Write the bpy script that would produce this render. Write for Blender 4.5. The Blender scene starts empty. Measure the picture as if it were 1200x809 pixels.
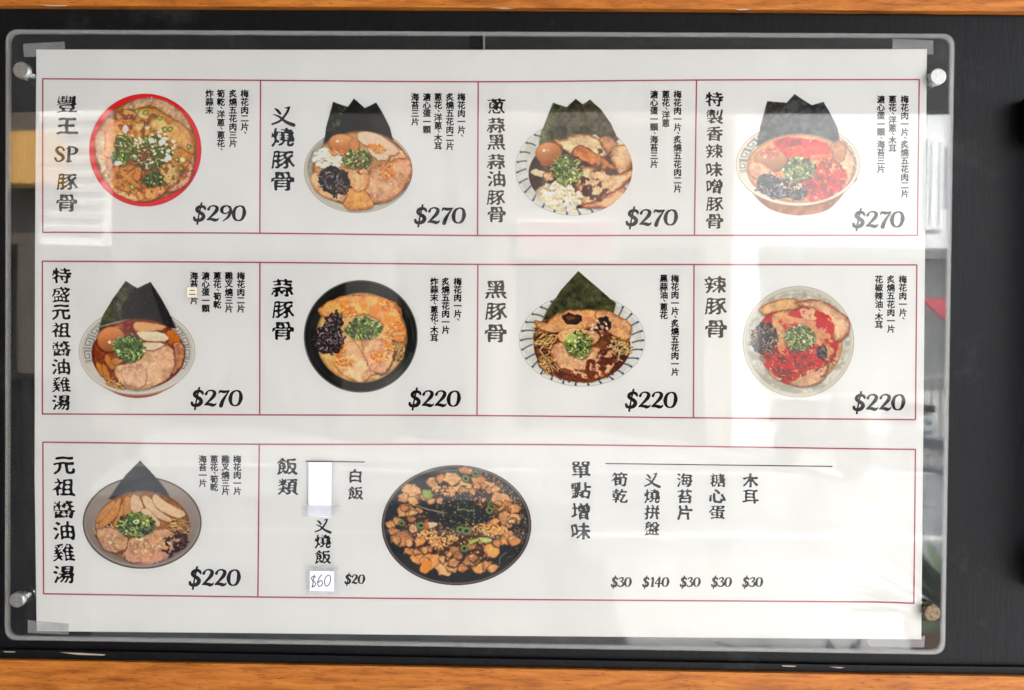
import bpy, bmesh, math
import numpy as np
from mathutils import Matrix, Vector

# ------------------------------------------------------------------ camera
C = bpy.context.scene.collection
scene = bpy.context.scene
F, D, ZC = 1000.0, 1.08, 1.5                    # focal length in photo pixels, distance to the wall, lens height
YAW, PIT, ROL = 0.01447, -0.01033, 0.00729

def cam_rot():
    B = Matrix(((1, 0, 0), (0, 0, -1), (0, 1, 0)))
    return Matrix.Rotation(YAW, 3, 'Z') @ Matrix.Rotation(PIT, 3, 'X') @ B @ Matrix.Rotation(ROL, 3, 'Z')
R = cam_rot()
RN = np.array([list(r) for r in R])
cd = bpy.data.cameras.new('camera'); cam = bpy.data.objects.new('camera', cd); C.objects.link(cam)
cam.matrix_world = Matrix.Translation((0, -D, ZC)) @ R.to_4x4()
cd.sensor_width = 36; cd.lens = F / 1200 * 36; cd.clip_start = 0.02; cd.clip_end = 500
scene.camera = cam

# ------------------------------------------------------------------ light
w = bpy.data.worlds.new('World'); scene.world = w; w.use_nodes = True
nt = w.node_tree; bg = nt.nodes['Background']
sky = nt.nodes.new('ShaderNodeTexSky'); sky.sky_type = 'NISHITA'; sky.sun_disc = False
SUN_EL, SUN_AZ = math.radians(42), math.radians(45)      # azimuth from +Y towards +X
sky.sun_elevation = SUN_EL; sky.sun_rotation = SUN_AZ; sky.dust_density = 2.0
nt.links.new(sky.outputs[0], bg.inputs[0]); bg.inputs[1].default_value = 0.15
sd = bpy.data.lights.new('sun', 'SUN'); sd.energy = 4.5; sd.angle = math.radians(0.5); sd.color = (1, .97, .93)
so = bpy.data.objects.new('sun', sd); C.objects.link(so)
sv = Vector((math.sin(SUN_AZ) * math.cos(SUN_EL), math.cos(SUN_AZ) * math.cos(SUN_EL), math.sin(SUN_EL)))
so.rotation_euler = sv.to_track_quat('Z', 'Y').to_euler(); so.location = sv * 30
vs = scene.view_settings
vs.view_transform = 'Standard'; vs.look = 'None'; vs.gamma = 1; vs.use_curve_mapping = False
vs.exposure = 2.82
scene.cycles.use_denoising = True
scene.cycles.max_bounces = 8; scene.cycles.transparent_max_bounces = 16

# ------------------------------------------------------------------ helpers
def px(pts, y):
    """photo pixels -> points on the vertical plane at depth y (wall face is y=0, towards the viewer is negative)"""
    p = np.atleast_2d(np.asarray(pts, float))
    d = np.stack([(p[:, 0] - 600) / F, -(p[:, 1] - 404.5) / F, -np.ones(len(p))], 1) @ RN.T
    t = (y + D) / d[:, 1]
    return np.stack([d[:, 0] * t, np.full(len(p), float(y)), ZC + d[:, 2] * t], 1)

def mat(name): 
    m = bpy.data.materials.new(name); m.use_nodes = True
    return m, m.node_tree, m.node_tree.nodes['Principled BSDF']

def simple(name, col, rough=.5, metal=0., bump=0., bscale=200, var=0., vscale=20, spec=.5):
    m, t, b = mat(name); b.inputs['Base Color'].default_value = (*col, 1)
    b.inputs['Roughness'].default_value = rough; b.inputs['Metallic'].default_value = metal
    b.inputs['Specular IOR Level'].default_value = spec
    tc = t.nodes.new('ShaderNodeTexCoord')
    if bump:
        n = t.nodes.new('ShaderNodeTexNoise'); n.inputs['Scale'].default_value = bscale; n.inputs['Detail'].default_value = 6
        t.links.new(tc.outputs['Object'], n.inputs['Vector'])
        bu = t.nodes.new('ShaderNodeBump'); bu.inputs['Strength'].default_value = bump; bu.inputs['Distance'].default_value = .002
        t.links.new(n.outputs[0], bu.inputs['Height']); t.links.new(bu.outputs[0], b.inputs['Normal'])
    if var:
        n = t.nodes.new('ShaderNodeTexNoise'); n.inputs['Scale'].default_value = vscale; n.inputs['Detail'].default_value = 8
        t.links.new(tc.outputs['Object'], n.inputs['Vector'])
        r = t.nodes.new('ShaderNodeValToRGB'); r.color_ramp.elements[0].position = .3; r.color_ramp.elements[1].position = .7
        r.color_ramp.elements[0].color = (*[c * (1 - var) for c in col], 1); r.color_ramp.elements[1].color = (*[min(1, c * (1 + var)) for c in col], 1)
        t.links.new(n.outputs[0], r.inputs[0]); t.links.new(r.outputs[0], b.inputs['Base Color'])
    return m

def mesh_obj(name, verts, faces, m, parent=None, smooth=False):
    me = bpy.data.meshes.new(name)
    verts = np.asarray(verts, float)
    if isinstance(faces, np.ndarray):
        n, k = faces.shape
        me.vertices.add(len(verts)); me.vertices.foreach_set('co', verts.ravel())
        me.loops.add(n * k); me.loops.foreach_set('vertex_index', faces.ravel().astype(np.int32))
        me.polygons.add(n); me.polygons.foreach_set('loop_start', np.arange(0, n * k, k, dtype=np.int32))
        me.update(calc_edges=True); me.validate()
    else:
        me.from_pydata([tuple(v) for v in verts], [], faces); me.update()
    if m is not None: me.materials.append(m)
    if smooth: me.polygons.foreach_set('use_smooth', [True] * len(me.polygons))
    o = bpy.data.objects.new(name, me); C.objects.link(o)
    if parent: o.parent = parent
    return o

def empty(name, label, cat, loc=(0, 0, 0), group=None):
    o = bpy.data.objects.new(name, None); C.objects.link(o); o.location = loc; o.empty_display_size = .05
    o['label'] = label; o['category'] = cat
    if group: o['group'] = group
    return o

def keep(o, parent):
    """parent while leaving the world coordinates the mesh was written in"""
    o.parent = parent; o.matrix_parent_inverse = Matrix.Translation(parent.location).inverted(); return o

def tag(o, label=None, cat=None, group=None, kind=None):
    if label: o['label'] = label
    if cat: o['category'] = cat
    if group: o['group'] = group
    if kind: o['kind'] = kind
    return o

def box_vf(x0, x1, y0, y1, z0, z1):
    v = [(x0, y0, z0), (x1, y0, z0), (x1, y1, z0), (x0, y1, z0), (x0, y0, z1), (x1, y0, z1), (x1, y1, z1), (x0, y1, z1)]
    f = [(0, 3, 2, 1), (4, 5, 6, 7), (0, 1, 5, 4), (1, 2, 6, 5), (2, 3, 7, 6), (3, 0, 4, 7)]
    return v, f

def box(name, b, m, parent=None, bevel=0):
    v, f = box_vf(*b); o = mesh_obj(name, v, f, m)
    if bevel:
        bm = bmesh.new(); bm.from_mesh(o.data)
        bmesh.ops.bevel(bm, geom=bm.edges[:], offset=bevel, segments=2, affect='EDGES', profile=.5)
        bm.to_mesh(o.data); bm.free()
    if parent: keep(o, parent)
    return o

def lathe(name, prof, m, origin, axis='Y', n=40, parent=None, smooth=True):
    """profile of (radius, offset along the axis) turned round the axis"""
    v, f = [], []
    for r, h in prof:
        for k in range(n):
            a = 2 * math.pi * k / n; c, s = r * math.cos(a), r * math.sin(a)
            v.append({'Y': (c, h, s), 'Z': (c, s, h), 'X': (h, c, s)}[axis])
    for i in range(len(prof) - 1):
        for k in range(n):
            a, b = i * n + k, i * n + (k + 1) % n
            f.append((a, a + n, b + n, b))
    f.append(tuple(range(n))[::-1]); f.append(tuple(range((len(prof) - 1) * n, len(prof) * n)))
    v = [(p[0] + origin[0], p[1] + origin[1], p[2] + origin[2]) for p in v]
    o = mesh_obj(name, v, f, m, smooth=False)
    bm = bmesh.new(); bm.from_mesh(o.data); bmesh.ops.recalc_face_normals(bm, faces=bm.faces)
    for fa in bm.faces: fa.smooth = len(fa.verts) == 4 and smooth
    for e in bm.edges:
        if len(e.link_faces) == 2 and e.calc_face_angle(0) > .6: e.smooth = False
    bm.to_mesh(o.data); bm.free()
    if parent: keep(o, parent)
    return o

def ribbon(pts, wid):
    """flat stroke: centreline points (photo pixels) and widths -> verts, quads in pixels"""
    p = np.asarray(pts, float); wd = np.broadcast_to(np.asarray(wid, float), (len(p),))
    t = np.gradient(p, axis=0); t /= np.maximum(np.linalg.norm(t, axis=1, keepdims=True), 1e-9)
    n = np.stack([-t[:, 1], t[:, 0]], 1) * wd[:, None] / 2
    v = np.concatenate([p + n, p - n]); k = len(p)
    q = np.array([[i, i + 1, k + i + 1, k + i] for i in range(k - 1)])
    return v, q

def catmull(pts, n=8, closed=False):
    p = np.asarray(pts, float)
    if closed: p = np.vstack([p[-1], p, p[0], p[1]])
    else: p = np.vstack([2 * p[0] - p[1], p, 2 * p[-1] - p[-2]])
    out = []
    for i in range(1, len(p) - 2):
        for t in np.arange(n) / n:
            a, b, c, d = p[i - 1], p[i], p[i + 1], p[i + 2]
            out.append(.5 * (2 * b + (c - a) * t + (2 * a - 5 * b + 4 * c - d) * t * t + (3 * b - a - 3 * c + d) * t ** 3))
    if not closed: out.append(p[-2])
    return np.array(out)

# ------------------------------------------------------------------ materials
def grain_mat(name, cols, rough, stretch, bump, scale=14, dist=.001, pores=True, spec=.5):
    m, t, b = mat(name); b.inputs['Specular IOR Level'].default_value = spec
    tc = t.nodes.new('ShaderNodeTexCoord'); mp = t.nodes.new('ShaderNodeMapping'); mp.inputs['Scale'].default_value = stretch
    t.links.new(tc.outputs['Object'], mp.inputs[0])
    n = t.nodes.new('ShaderNodeTexNoise'); n.inputs['Scale'].default_value = scale; n.inputs['Detail'].default_value = 10
    n.inputs['Roughness'].default_value = .62; n.inputs['Distortion'].default_value = .4
    t.links.new(mp.outputs[0], n.inputs['Vector'])
    r = t.nodes.new('ShaderNodeValToRGB'); e = r.color_ramp.elements
    e[0].position = .28; e[0].color = (*cols[0], 1); e[1].position = .72; e[1].color = (*cols[-1], 1)
    if len(cols) > 2:
        k = e.new(.5); k.color = (*cols[1], 1)
    t.links.new(n.outputs[0], r.inputs[0])
    src = r.outputs[0]; hsrc = n.outputs[0]
    if pores:
        n2 = t.nodes.new('ShaderNodeTexNoise'); n2.inputs['Scale'].default_value = scale * 6; n2.inputs['Detail'].default_value = 3
        t.links.new(mp.outputs[0], n2.inputs['Vector'])
        r2 = t.nodes.new('ShaderNodeValToRGB'); r2.color_ramp.elements[0].position = .32; r2.color_ramp.elements[1].position = .4
        r2.color_ramp.elements[0].color = (.35, .3, .25, 1); r2.color_ramp.elements[1].color = (1, 1, 1, 1)
        t.links.new(n2.outputs[0], r2.inputs[0])
        mx = t.nodes.new('ShaderNodeMix'); mx.data_type = 'RGBA'; mx.blend_type = 'MULTIPLY'; mx.inputs[0].default_value = .7
        t.links.new(src, mx.inputs[6]); t.links.new(r2.outputs[0], mx.inputs[7]); src = mx.outputs[2]
    t.links.new(src, b.inputs['Base Color'])
    bu = t.nodes.new('ShaderNodeBump'); bu.inputs['Strength'].default_value = bump; bu.inputs['Distance'].default_value = dist
    t.links.new(hsrc, bu.inputs['Height']); t.links.new(bu.outputs[0], b.inputs['Normal'])
    rr = t.nodes.new('ShaderNodeMapRange'); rr.inputs[3].default_value = rough - .1; rr.inputs[4].default_value = rough + .12
    t.links.new(n.outputs[0], rr.inputs[0]); t.links.new(rr.outputs[0], b.inputs['Roughness'])
    return m

def clear_mat(name, ior, tint, rough=.01, haze=0.):
    """a clear plastic sheet: light passes straight through, the surface mirrors by Fresnel"""
    m = bpy.data.materials.new(name); m.use_nodes = True; t = m.node_tree; t.nodes.clear()
    out = t.nodes.new('ShaderNodeOutputMaterial'); tr = t.nodes.new('ShaderNodeBsdfTransparent'); tr.inputs[0].default_value = (*tint, 1)
    gl = t.nodes.new('ShaderNodeBsdfGlossy'); gl.inputs['Roughness'].default_value = rough
    fr = t.nodes.new('ShaderNodeFresnel'); fr.inputs[0].default_value = ior
    nr = t.nodes.new('ShaderNodeTexNoise'); nr.inputs['Scale'].default_value = 7; nr.inputs['Detail'].default_value = 9
    mrr = t.nodes.new('ShaderNodeMapRange'); mrr.inputs[1].default_value = .42; mrr.inputs[2].default_value = .68; mrr.inputs[3].default_value = rough * .35; mrr.inputs[4].default_value = rough * 1.8
    t.links.new(nr.outputs[0], mrr.inputs[0]); t.links.new(mrr.outputs[0], gl.inputs['Roughness'])
    tc = t.nodes.new('ShaderNodeTexCoord'); n = t.nodes.new('ShaderNodeTexNoise'); n.inputs['Scale'].default_value = 3.0; n.inputs['Detail'].default_value = 1
    bu = t.nodes.new('ShaderNodeBump'); bu.inputs['Strength'].default_value = .25; bu.inputs['Distance'].default_value = .004
    t.links.new(tc.outputs['Object'], n.inputs['Vector']); t.links.new(n.outputs[0], bu.inputs['Height']); t.links.new(bu.outputs[0], gl.inputs['Normal'])
    ms = t.nodes.new('ShaderNodeMixShader'); t.links.new(fr.outputs[0], ms.inputs[0])
    base = tr.outputs[0]
    if haze:                                            # dust and fine scratches on the plastic
        df = t.nodes.new('ShaderNodeBsdfDiffuse'); df.inputs[0].default_value = (.7, .68, .66, 1)
        n2 = t.nodes.new('ShaderNodeTexNoise'); n2.inputs['Scale'].default_value = 9; n2.inputs['Detail'].default_value = 12; n2.inputs['Roughness'].default_value = .7
        t.links.new(tc.outputs['Object'], n2.inputs['Vector'])
        mr = t.nodes.new('ShaderNodeMapRange'); mr.inputs[1].default_value = .45; mr.inputs[2].default_value = .8; mr.inputs[4].default_value = haze
        t.links.new(n2.outputs[0], mr.inputs[0])
        m0 = t.nodes.new('ShaderNodeMixShader'); t.links.new(mr.outputs[0], m0.inputs[0]); t.links.new(base, m0.inputs[1]); t.links.new(df.outputs[0], m0.inputs[2])
        base = m0.outputs[0]
    t.links.new(base, ms.inputs[1]); t.links.new(gl.outputs[0], ms.inputs[2]); t.links.new(ms.outputs[0], out.inputs[0])
    return m

def veil_mat(name, col, alpha, rough=.4):
    m, t, b = mat(name); b.inputs['Base Color'].default_value = (*col, 1); b.inputs['Roughness'].default_value = rough
    b.inputs['Alpha'].default_value = alpha
    tc = t.nodes.new('ShaderNodeTexCoord'); n = t.nodes.new('ShaderNodeTexNoise'); n.inputs['Scale'].default_value = 60; n.inputs['Detail'].default_value = 8
    t.links.new(tc.outputs['Object'], n.inputs['Vector'])
    mr = t.nodes.new('ShaderNodeMapRange'); mr.inputs[1].default_value = .3; mr.inputs[2].default_value = .7
    mr.inputs[3].default_value = alpha * .8; mr.inputs[4].default_value = min(1, alpha * 1.2)
    t.links.new(n.outputs[0], mr.inputs[0]); t.links.new(mr.outputs[0], b.inputs['Alpha'])
    return m

M_BLACK = grain_mat('black_paint', [(.0015, .0015, .002), (.006, .006, .0075)], .40, (9, 9, 1.1), .5, scale=22, dist=.001, pores=False, spec=.15)
M_WOOD = grain_mat('orange_wood', [(.20, .050, .004), (.42, .125, .012), (.54, .195, .028)], .5, (1.6, 10, 14), .5, scale=9, dist=.0015, spec=.3)
M_CLEAR = clear_mat('clear_acrylic', 1.37, (.99, .995, .99), rough=.03, haze=.008)
M_BACKCLEAR = clear_mat('clear_acrylic_back', 1.49, (.99, .995, .99), rough=.03, haze=.012)
M_EDGE = simple('sawn_acrylic_edge', (.40, .39, .36), .22); M_EDGE.node_tree.nodes['Principled BSDF'].inputs['Alpha'].default_value = .25
M_TAPE = veil_mat('clear_tape', (.62, .62, .64), .25, .3)
M_STEEL = simple('brushed_steel', (.40, .40, .38), .38, 1., bump=.25, bscale=900, var=.2, vscale=400)
M_BRASS = simple('tarnished_brass', (.15, .11, .07), .5, 1., bump=.5, bscale=700, var=.45, vscale=260)
M_BARREL = simple('polished_steel', (.5, .5, .48), .2, 1.)
M_DARK = simple('black_iron', (.003, .003, .003), .8, bump=.2, bscale=300, spec=.15)

def paper_mat(name, col, wave=.35):
    m, t, b = mat(name); b.inputs['Base Color'].default_value = (*col, 1); b.inputs['Roughness'].default_value = .62
    b.inputs['Specular IOR Level'].default_value = .3
    tc = t.nodes.new('ShaderNodeTexCoord'); mp = t.nodes.new('ShaderNodeMapping'); mp.inputs['Scale'].default_value = (7, 7, 3)
    mp.inputs['Rotation'].default_value = (0, .5, 0)
    n = t.nodes.new('ShaderNodeTexNoise'); n.inputs['Scale'].default_value = 1; n.inputs['Detail'].default_value = 3
    t.links.new(tc.outputs['Object'], mp.inputs[0]); t.links.new(mp.outputs[0], n.inputs['Vector'])
    n2 = t.nodes.new('ShaderNodeTexNoise'); n2.inputs['Scale'].default_value = 500; n2.inputs['Detail'].default_value = 3
    t.links.new(tc.outputs['Object'], n2.inputs['Vector'])
    b1 = t.nodes.new('ShaderNodeBump'); b1.inputs['Strength'].default_value = wave; b1.inputs['Distance'].default_value = .02
    b2 = t.nodes.new('ShaderNodeBump'); b2.inputs['Strength'].default_value = .12; b2.inputs['Distance'].default_value = .0004
    t.links.new(n.outputs[0], b1.inputs['Height']); t.links.new(n2.outputs[0], b2.inputs['Height'])
    t.links.new(b1.outputs[0], b2.inputs['Normal']); t.links.new(b2.outputs[0], b.inputs['Normal'])
    # faint mottling of the paper stock
    n3 = t.nodes.new('ShaderNodeTexNoise'); n3.inputs['Scale'].default_value = 12; n3.inputs['Detail'].default_value = 9
    t.links.new(tc.outputs['Object'], n3.inputs['Vector'])
    r = t.nodes.new('ShaderNodeValToRGB'); r.color_ramp.elements[0].position = .25; r.color_ramp.elements[1].position = .75
    r.color_ramp.elements[0].color = (*[c * .965 for c in col], 1); r.color_ramp.elements[1].color = (*[min(1, c * 1.02) for c in col], 1)
    t.links.new(n3.outputs[0], r.inputs[0]); t.links.new(r.outputs[0], b.inputs['Base Color'])
    return m
M_PAPER = paper_mat('menu_paper', (.80, .787, .768), .8)
M_STICK = paper_mat('white_label_paper', (.84, .84, .88), .1)
M_CREAM = paper_mat('cream_label_paper', (.74, .66, .5), .1)
M_RED = simple('red_print', (.36, .035, .06), .55)
M_INK = simple('black_print', (.005, .004, .006), .8, var=.25, vscale=300, spec=.05)
M_PEN = simple('pen_ink', (.03, .03, .05), .5)

m, t, b = mat('photo_print'); M_PHOTO = m
a = t.nodes.new('ShaderNodeVertexColor'); a.layer_name = 'Col'; t.links.new(a.outputs[0], b.inputs['Base Color'])
b.inputs['Roughness'].default_value = .7; b.inputs['Specular IOR Level'].default_value = .08

# ------------------------------------------------------------------ the wall
def slab(name, poly, y0, y1, m, parent=None, bevel=0.):
    """polygon in photo pixels (measured at depth y1, its front) extruded back to y0"""
    f_ = px(poly, y1); k = len(f_); b_ = f_.copy(); b_[:, 1] = y0
    v = np.vstack([f_, b_])
    fc = [tuple(range(k))[::-1], tuple(range(k, 2 * k))] + [(i, (i + 1) % k, k + (i + 1) % k, k + i) for i in range(k)]
    o = mesh_obj(name, v, fc, m)
    bm = bmesh.new(); bm.from_mesh(o.data); bmesh.ops.recalc_face_normals(bm, faces=bm.faces)
    if bevel:
        bmesh.ops.bevel(bm, geom=bm.edges[:], offset=bevel, segments=2, affect='EDGES', profile=.6)
    bm.to_mesh(o.data); bm.free()
    if parent: keep(o, parent)
    return o

wall = box('wall', (-2.5, 1.5, .02, .22, 0, 3.0), simple('shop_wall', (.12, .1, .09), .7), None); tag(wall, kind='structure')
panel = slab('black_wall_panel', [(-900, -30), (1900, -30), (1900, 840), (-900, 840)], .02, 0., M_BLACK)
tag(panel, 'black painted board with fine vertical grain behind the menu', 'wall panel')
t_ = M_BLACK.node_tree; b_ = t_.nodes['Principled BSDF']              # dust and rubbed patches on the paint
tc_ = t_.nodes.new('ShaderNodeTexCoord'); n_ = t_.nodes.new('ShaderNodeTexNoise'); n_.inputs['Scale'].default_value = 5; n_.inputs['Detail'].default_value = 12; n_.inputs['Roughness'].default_value = .75
r_ = t_.nodes.new('ShaderNodeValToRGB'); r_.color_ramp.elements[0].position = .56; r_.color_ramp.elements[1].position = .85; r_.color_ramp.elements[0].color = (0, 0, 0, 1); r_.color_ramp.elements[1].color = (.05, .05, .05, 1)
mx_ = t_.nodes.new('ShaderNodeMix'); mx_.data_type = 'RGBA'; mx_.blend_type = 'ADD'; mx_.inputs[0].default_value = 1
src_ = b_.inputs['Base Color'].links[0].from_socket
t_.links.new(tc_.outputs['Object'], n_.inputs['Vector']); t_.links.new(n_.outputs[0], r_.inputs[0]); t_.links.new(src_, mx_.inputs[6]); t_.links.new(r_.outputs[0], mx_.inputs[7]); t_.links.new(mx_.outputs[2], b_.inputs['Base Color'])
# chips of pale wood along the panel's borders
top = slab('wood_trim', [(-900, -95), (1900, -95), (1900, 17), (1200, 13.6), (600, 9.2), (0, 6.5), (-900, 2)], 0.001, -.012, M_WOOD, bevel=.0015)
tag(top, 'orange wood trim along the top edge of the black board', 'trim', 'wooden trims of the wall')
bot = slab('wood_trim', [(-900, 760), (0, 773.5), (500, 782), (1000, 790.5), (1200, 793), (1900, 800), (1900, 910), (-900, 910)], 0.001, -.012, M_WOOD, bevel=.0015)
tag(bot, 'orange wood trim along the bottom edge of the black board', 'trim', 'wooden trims of the wall')
bead = slab('black_bead', [(-900, 747), (0, 761), (500, 770.5), (1000, 779.5), (1200, 782), (1900, 788), (1900, 799), (1200, 792), (1000, 789.5), (500, 781), (0, 772.5), (-900, 759)], 0.001, -.006, M_BLACK, bevel=.002)
tag(bead, 'thin black bead lying on the lower wood trim', 'moulding')

M_CHIP = simple('bare_chip', (.45, .36, .26), .7)
for pts in ([(46, 5.2), (60, 6.0), (79, 6.1), (78, 7.4), (55, 7.2)], [(576, 9.2), (590, 9.0), (604, 9.8), (590, 10.6)], [(862, 10.9), (874, 10.4), (880, 11.6), (866, 12.1)]):
    slab('paint_chip', pts, -.0118, -.0125, M_CHIP, top)
for pts in ([(70, 764.6), (96, 765.6), (124, 767.2), (122, 768.4), (90, 767.4)], [(4, 763.4), (18, 763.8), (17, 764.8), (5, 764.4)], [(916, 780), (934, 780.6), (930, 781.6), (918, 781.2)], [(972, 781.6), (990, 782.4), (984, 783.4)]):
    slab('paint_chip', pts, -.0058, -.0064, M_CHIP, bead)
# pull handle just inside the right border of the picture: a flat bar on two blocks
hd = empty('door_handle', 'black upright pull handle cut off by the right edge', 'handle', tuple(px([(1215, 400)], 0)[0]))
slab('bar', [(1246, 118), (1290, 118), (1290, 690), (1246, 690)], -.040, -.055, M_DARK, hd, .003)
slab('mount', [(1213, 104), (1280, 104), (1280, 164), (1213, 164)], 0, -.0395, M_DARK, hd, .014)
slab('mount', [(1224, 650), (1280, 650), (1280, 700), (1224, 700)], 0, -.0395, M_DARK, hd, .004)

# ------------------------------------------------------------------ the arcade and the street behind the viewer (seen mirrored in the acrylic)
def st(o, **k): o['kind'] = 'structure'; return o
M_ASPH = simple('asphalt', (.23, .24, .25), .85, bump=.4, bscale=60, var=.3, vscale=3)
M_TILE = simple('pavement_tile', (.40, .40, .40), .45, var=.15, vscale=4)
M_CONC = simple('concrete', (.38, .37, .35), .8, var=.2, vscale=2)
st(box('ground', (-60, 60, -60, 30, -.3, -.12), M_ASPH)); st(box('arcade_floor', (-14, 14, -4.8, .02, -.118, 0), M_TILE)); st(box('far_pavement', (-30, 30, -14, -10, -.118, 0), M_TILE))
st(box('road_line', (-30, 30, -6.05, -5.9, -.119, -.115), simple('road_paint', (.75, .75, .72), .6)))
st(box('road_line', (-30, 30, -9.35, -9.2, -.119, -.115), simple('road_paint', (.75, .75, .72), .6)))
st(box('arcade_ceiling', (-14, 2.9, -4.8, .25, 3.02, 3.2), simple('ceiling_paint', (.08, .075, .07), .8, var=.1)))
st(box('added_dark_wall', (-3.6, -3.45, -2.6, .02, 0, 3.0), simple('dark_wall_paint', (.10, .075, .055), .7)))  # unseen wall added to darken the left side
def building(name, x0, x1, col, label, cat, top=9., wins=(), depth=4., ground=(0, 2.75), gl=(.10, .12, .14)):
    yb = -11.0; e = empty(name, label, cat, ((x0 + x1) / 2, yb - depth / 2, 0)); m = simple(name + '_wall', col, .7, var=.12, vscale=1.5, bump=.2, bscale=8)
    box('wall', (x0, x1, yb - depth, yb, ground[1], top), m, e)
    dk = simple('painted_shop_shade', tuple(c * (.6 if col[0] > .7 else .3) for c in col), .7, var=.3, vscale=2)  # wall colour darkened: shade of the shop recess painted in
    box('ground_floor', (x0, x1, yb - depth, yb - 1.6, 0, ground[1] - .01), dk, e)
    for xx in ((x0, x1 - .35) if x1 - x0 > 1.5 else ()): box('pier', (xx, xx + .35, yb - 1.59, yb - .003, 0, ground[1] - .003), m, e)
    glass = simple('window_glass', tuple(.2 * g + .55 * c for g, c in zip(gl, col)), .25); fr = simple('window_frame', tuple(min(1, c * 1.25) for c in col), .5)
    for (a, b_, z0, z1, n) in wins:
        f_ = box('window', (a, b_, yb - .02, yb + .05, z0, z1), fr, e)
        w_ = (b_ - a) / n
        for k in range(n):
            p = box('pane', (a + k * w_ + .05, a + (k + 1) * w_ - .05, yb + .045, yb + .056, z0 + .06, z1 - .06), glass); p.parent = f_
    return e
building('dark_building', -13, -6.85, (.07, .055, .04), 'dark brown building at the left end of the street', 'building', wins=((-10.5, -9, 3.2, 4.3, 2),))
lv = building('louvred_building', -6.85, -5.85, (.68, .67, .64), 'narrow pale building with horizontal louvres', 'building')
for k in range(9): box('louvre', (-6.75, -5.95, -11.0 + .003, -10.93, 2.95 + k * .19, 3.02 + k * .19), simple('louvre', (.38, .36, .33), .6), lv)
building('taupe_building', -5.85, -2.2, (.10, .095, .09), 'taupe building with three windows facing the arcade', 'building', wins=((-5.4, -4.2, 3.3, 4.4, 3), (-3.7, -2.6, 3.3, 4.4, 2)))
building('grey_building', -2.2, -.5, (.15, .14, .13), 'light grey building with one wide window', 'building', wins=((-1.9, -.9, 3.2, 4.2, 3),))
cb = building('cream_building', -.5, 2.9, (.30, .27, .21), 'cream building with a pink red sign and balcony rails', 'building', wins=((-.1, 1.0, 3.4, 4.5, 3), (1.5, 2.5, 3.3, 4.5, 2)))
for k in range(16): box('rail', (1.35 + k * .08, 1.37 + k * .08, -10.8, -10.78, 2.75, 3.3), M_STEEL, cb)
sg = empty('shop_sign', 'pink red shop sign board on the cream building', 'sign', (.6, -10.9, 2.9)); box('board', (-.1, 1.3, -10.99, -10.85, 2.62, 3.12), simple('sign_red', (.40, .16, .17), .4), sg); box('frame', (-.14, 1.34, -10.995, -10.9, 2.58, 3.16), simple('sign_frame', (.7, .7, .7), .4), sg)
building('white_building', 2.9, 12, (.84, .85, .83), 'bright white tiled building at the right end of the street', 'building', top=11, wins=((5.62, 5.86, 3.0, 4.3, 2), (5.93, 6.12, 3.35, 4.2, 3), (6.2, 6.6, 2.95, 4.1, 6)), gl=(.30, .34, .36))
ob = empty('orange_sign', 'orange sign box hanging on the dark brown building', 'sign', (-6.9, -10.7, 4)); box('board', (-8.2, -6.4, -10.9, -10.5, 3.55, 4.25), simple('sign_orange', (.50, .27, .07), .4), ob); box('bracket', (-7.4, -7.2, -10.99, -10.9, 3.8, 4.0), M_STEEL, ob)
def added_cloth(x0, x1, z, col, label):
    e = empty('added_cloth', label, 'added_cloth', ((x0 + x1) / 2, -10.5, z)); m = simple('added_cloth_paint', col, .7)
    v = [(x0, -10.99, z + .45), (x1, -10.99, z + .45), (x1, -10.0, z), (x0, -10.0, z), (x0, -10.99, z + .42), (x1, -10.99, z + .42), (x1, -10.0, z - .03), (x0, -10.0, z - .03)]
    keep(mesh_obj('cloth', v, [(0, 1, 2, 3), (4, 7, 6, 5), (3, 2, 6, 7), (0, 4, 5, 1), (0, 3, 7, 4), (1, 5, 6, 2)], m), e); box('valance', (x0, x1, -9.999, -9.98, z - .2, z - .03), m, e)
added_cloth(5.6, 6.05, 1.62, (.45, .06, .08), 'red cloth added for the red patch in the reflection'); added_cloth(6.3, 7.2, 2.1, (.08, .16, .42), 'blue cloth added for the blue patch in the reflection')  # invented cloths standing in for mirrored people in red and blue
def scooter(label, col):
    e = empty('scooter', label, 'scooter', (0, 0, 0), 'scooters parked along the street'); m = simple('scooter_paint', col, .25); rb = M_DARK
    for xx in (-.6, .6):
        wh = lathe('wheel', [(.12, -.05), (.25, -.05), (.27, 0), (.25, .05), (.12, .05)], rb, (xx, 0, .27), 'Y', 24); wh.parent = e
        hb = lathe('rim', [(.02, -.04), (.13, -.056), (.13, .056), (.02, .04)], M_STEEL, (xx, 0, .27), 'Y', 16); hb.parent = wh
    prof = [(-.85, .55), (-.80, .72), (-.2, .70), (-.1, .42), (.25, .40), (.42, .95), (.52, .95), (.66, .55), (.5, .35), (.2, .28), (-.3, .28), (-.6, .45)]
    k = len(prof); v = [(x, -.15, z) for x, z in prof] + [(x, .15, z) for x, z in prof]
    b = mesh_obj('body', v, [tuple(range(k)), tuple(range(k, 2 * k))[::-1]] + [(i, k + i, k + (i + 1) % k, (i + 1) % k) for i in range(k)], m); b.parent = e
    for nm, bb, mm in (('seat', (-.82, -.15, -.14, .14, .725, .82), rb), ('handlebar', (.40, .45, -.33, .33, .98, 1.02), rb), ('headlight', (.50, .58, -.09, .09, .84, .96), M_STEEL)):
        q = box(nm, bb, mm, None, .015); q.parent = e
    for sgn in (-1, 1):
        q = lathe('mirror', [(.001, 0), (.06, .002), (.06, .015), (.001, .017)], M_STEEL, (.44, sgn * .3, 1.2), 'X', 14); q.parent = e
        q = box('mirror_stem', (.44, .45, sgn * .3 - .006, sgn * .3 + .006, 1.02, 1.15), rb); q.parent = e
    return e
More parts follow.
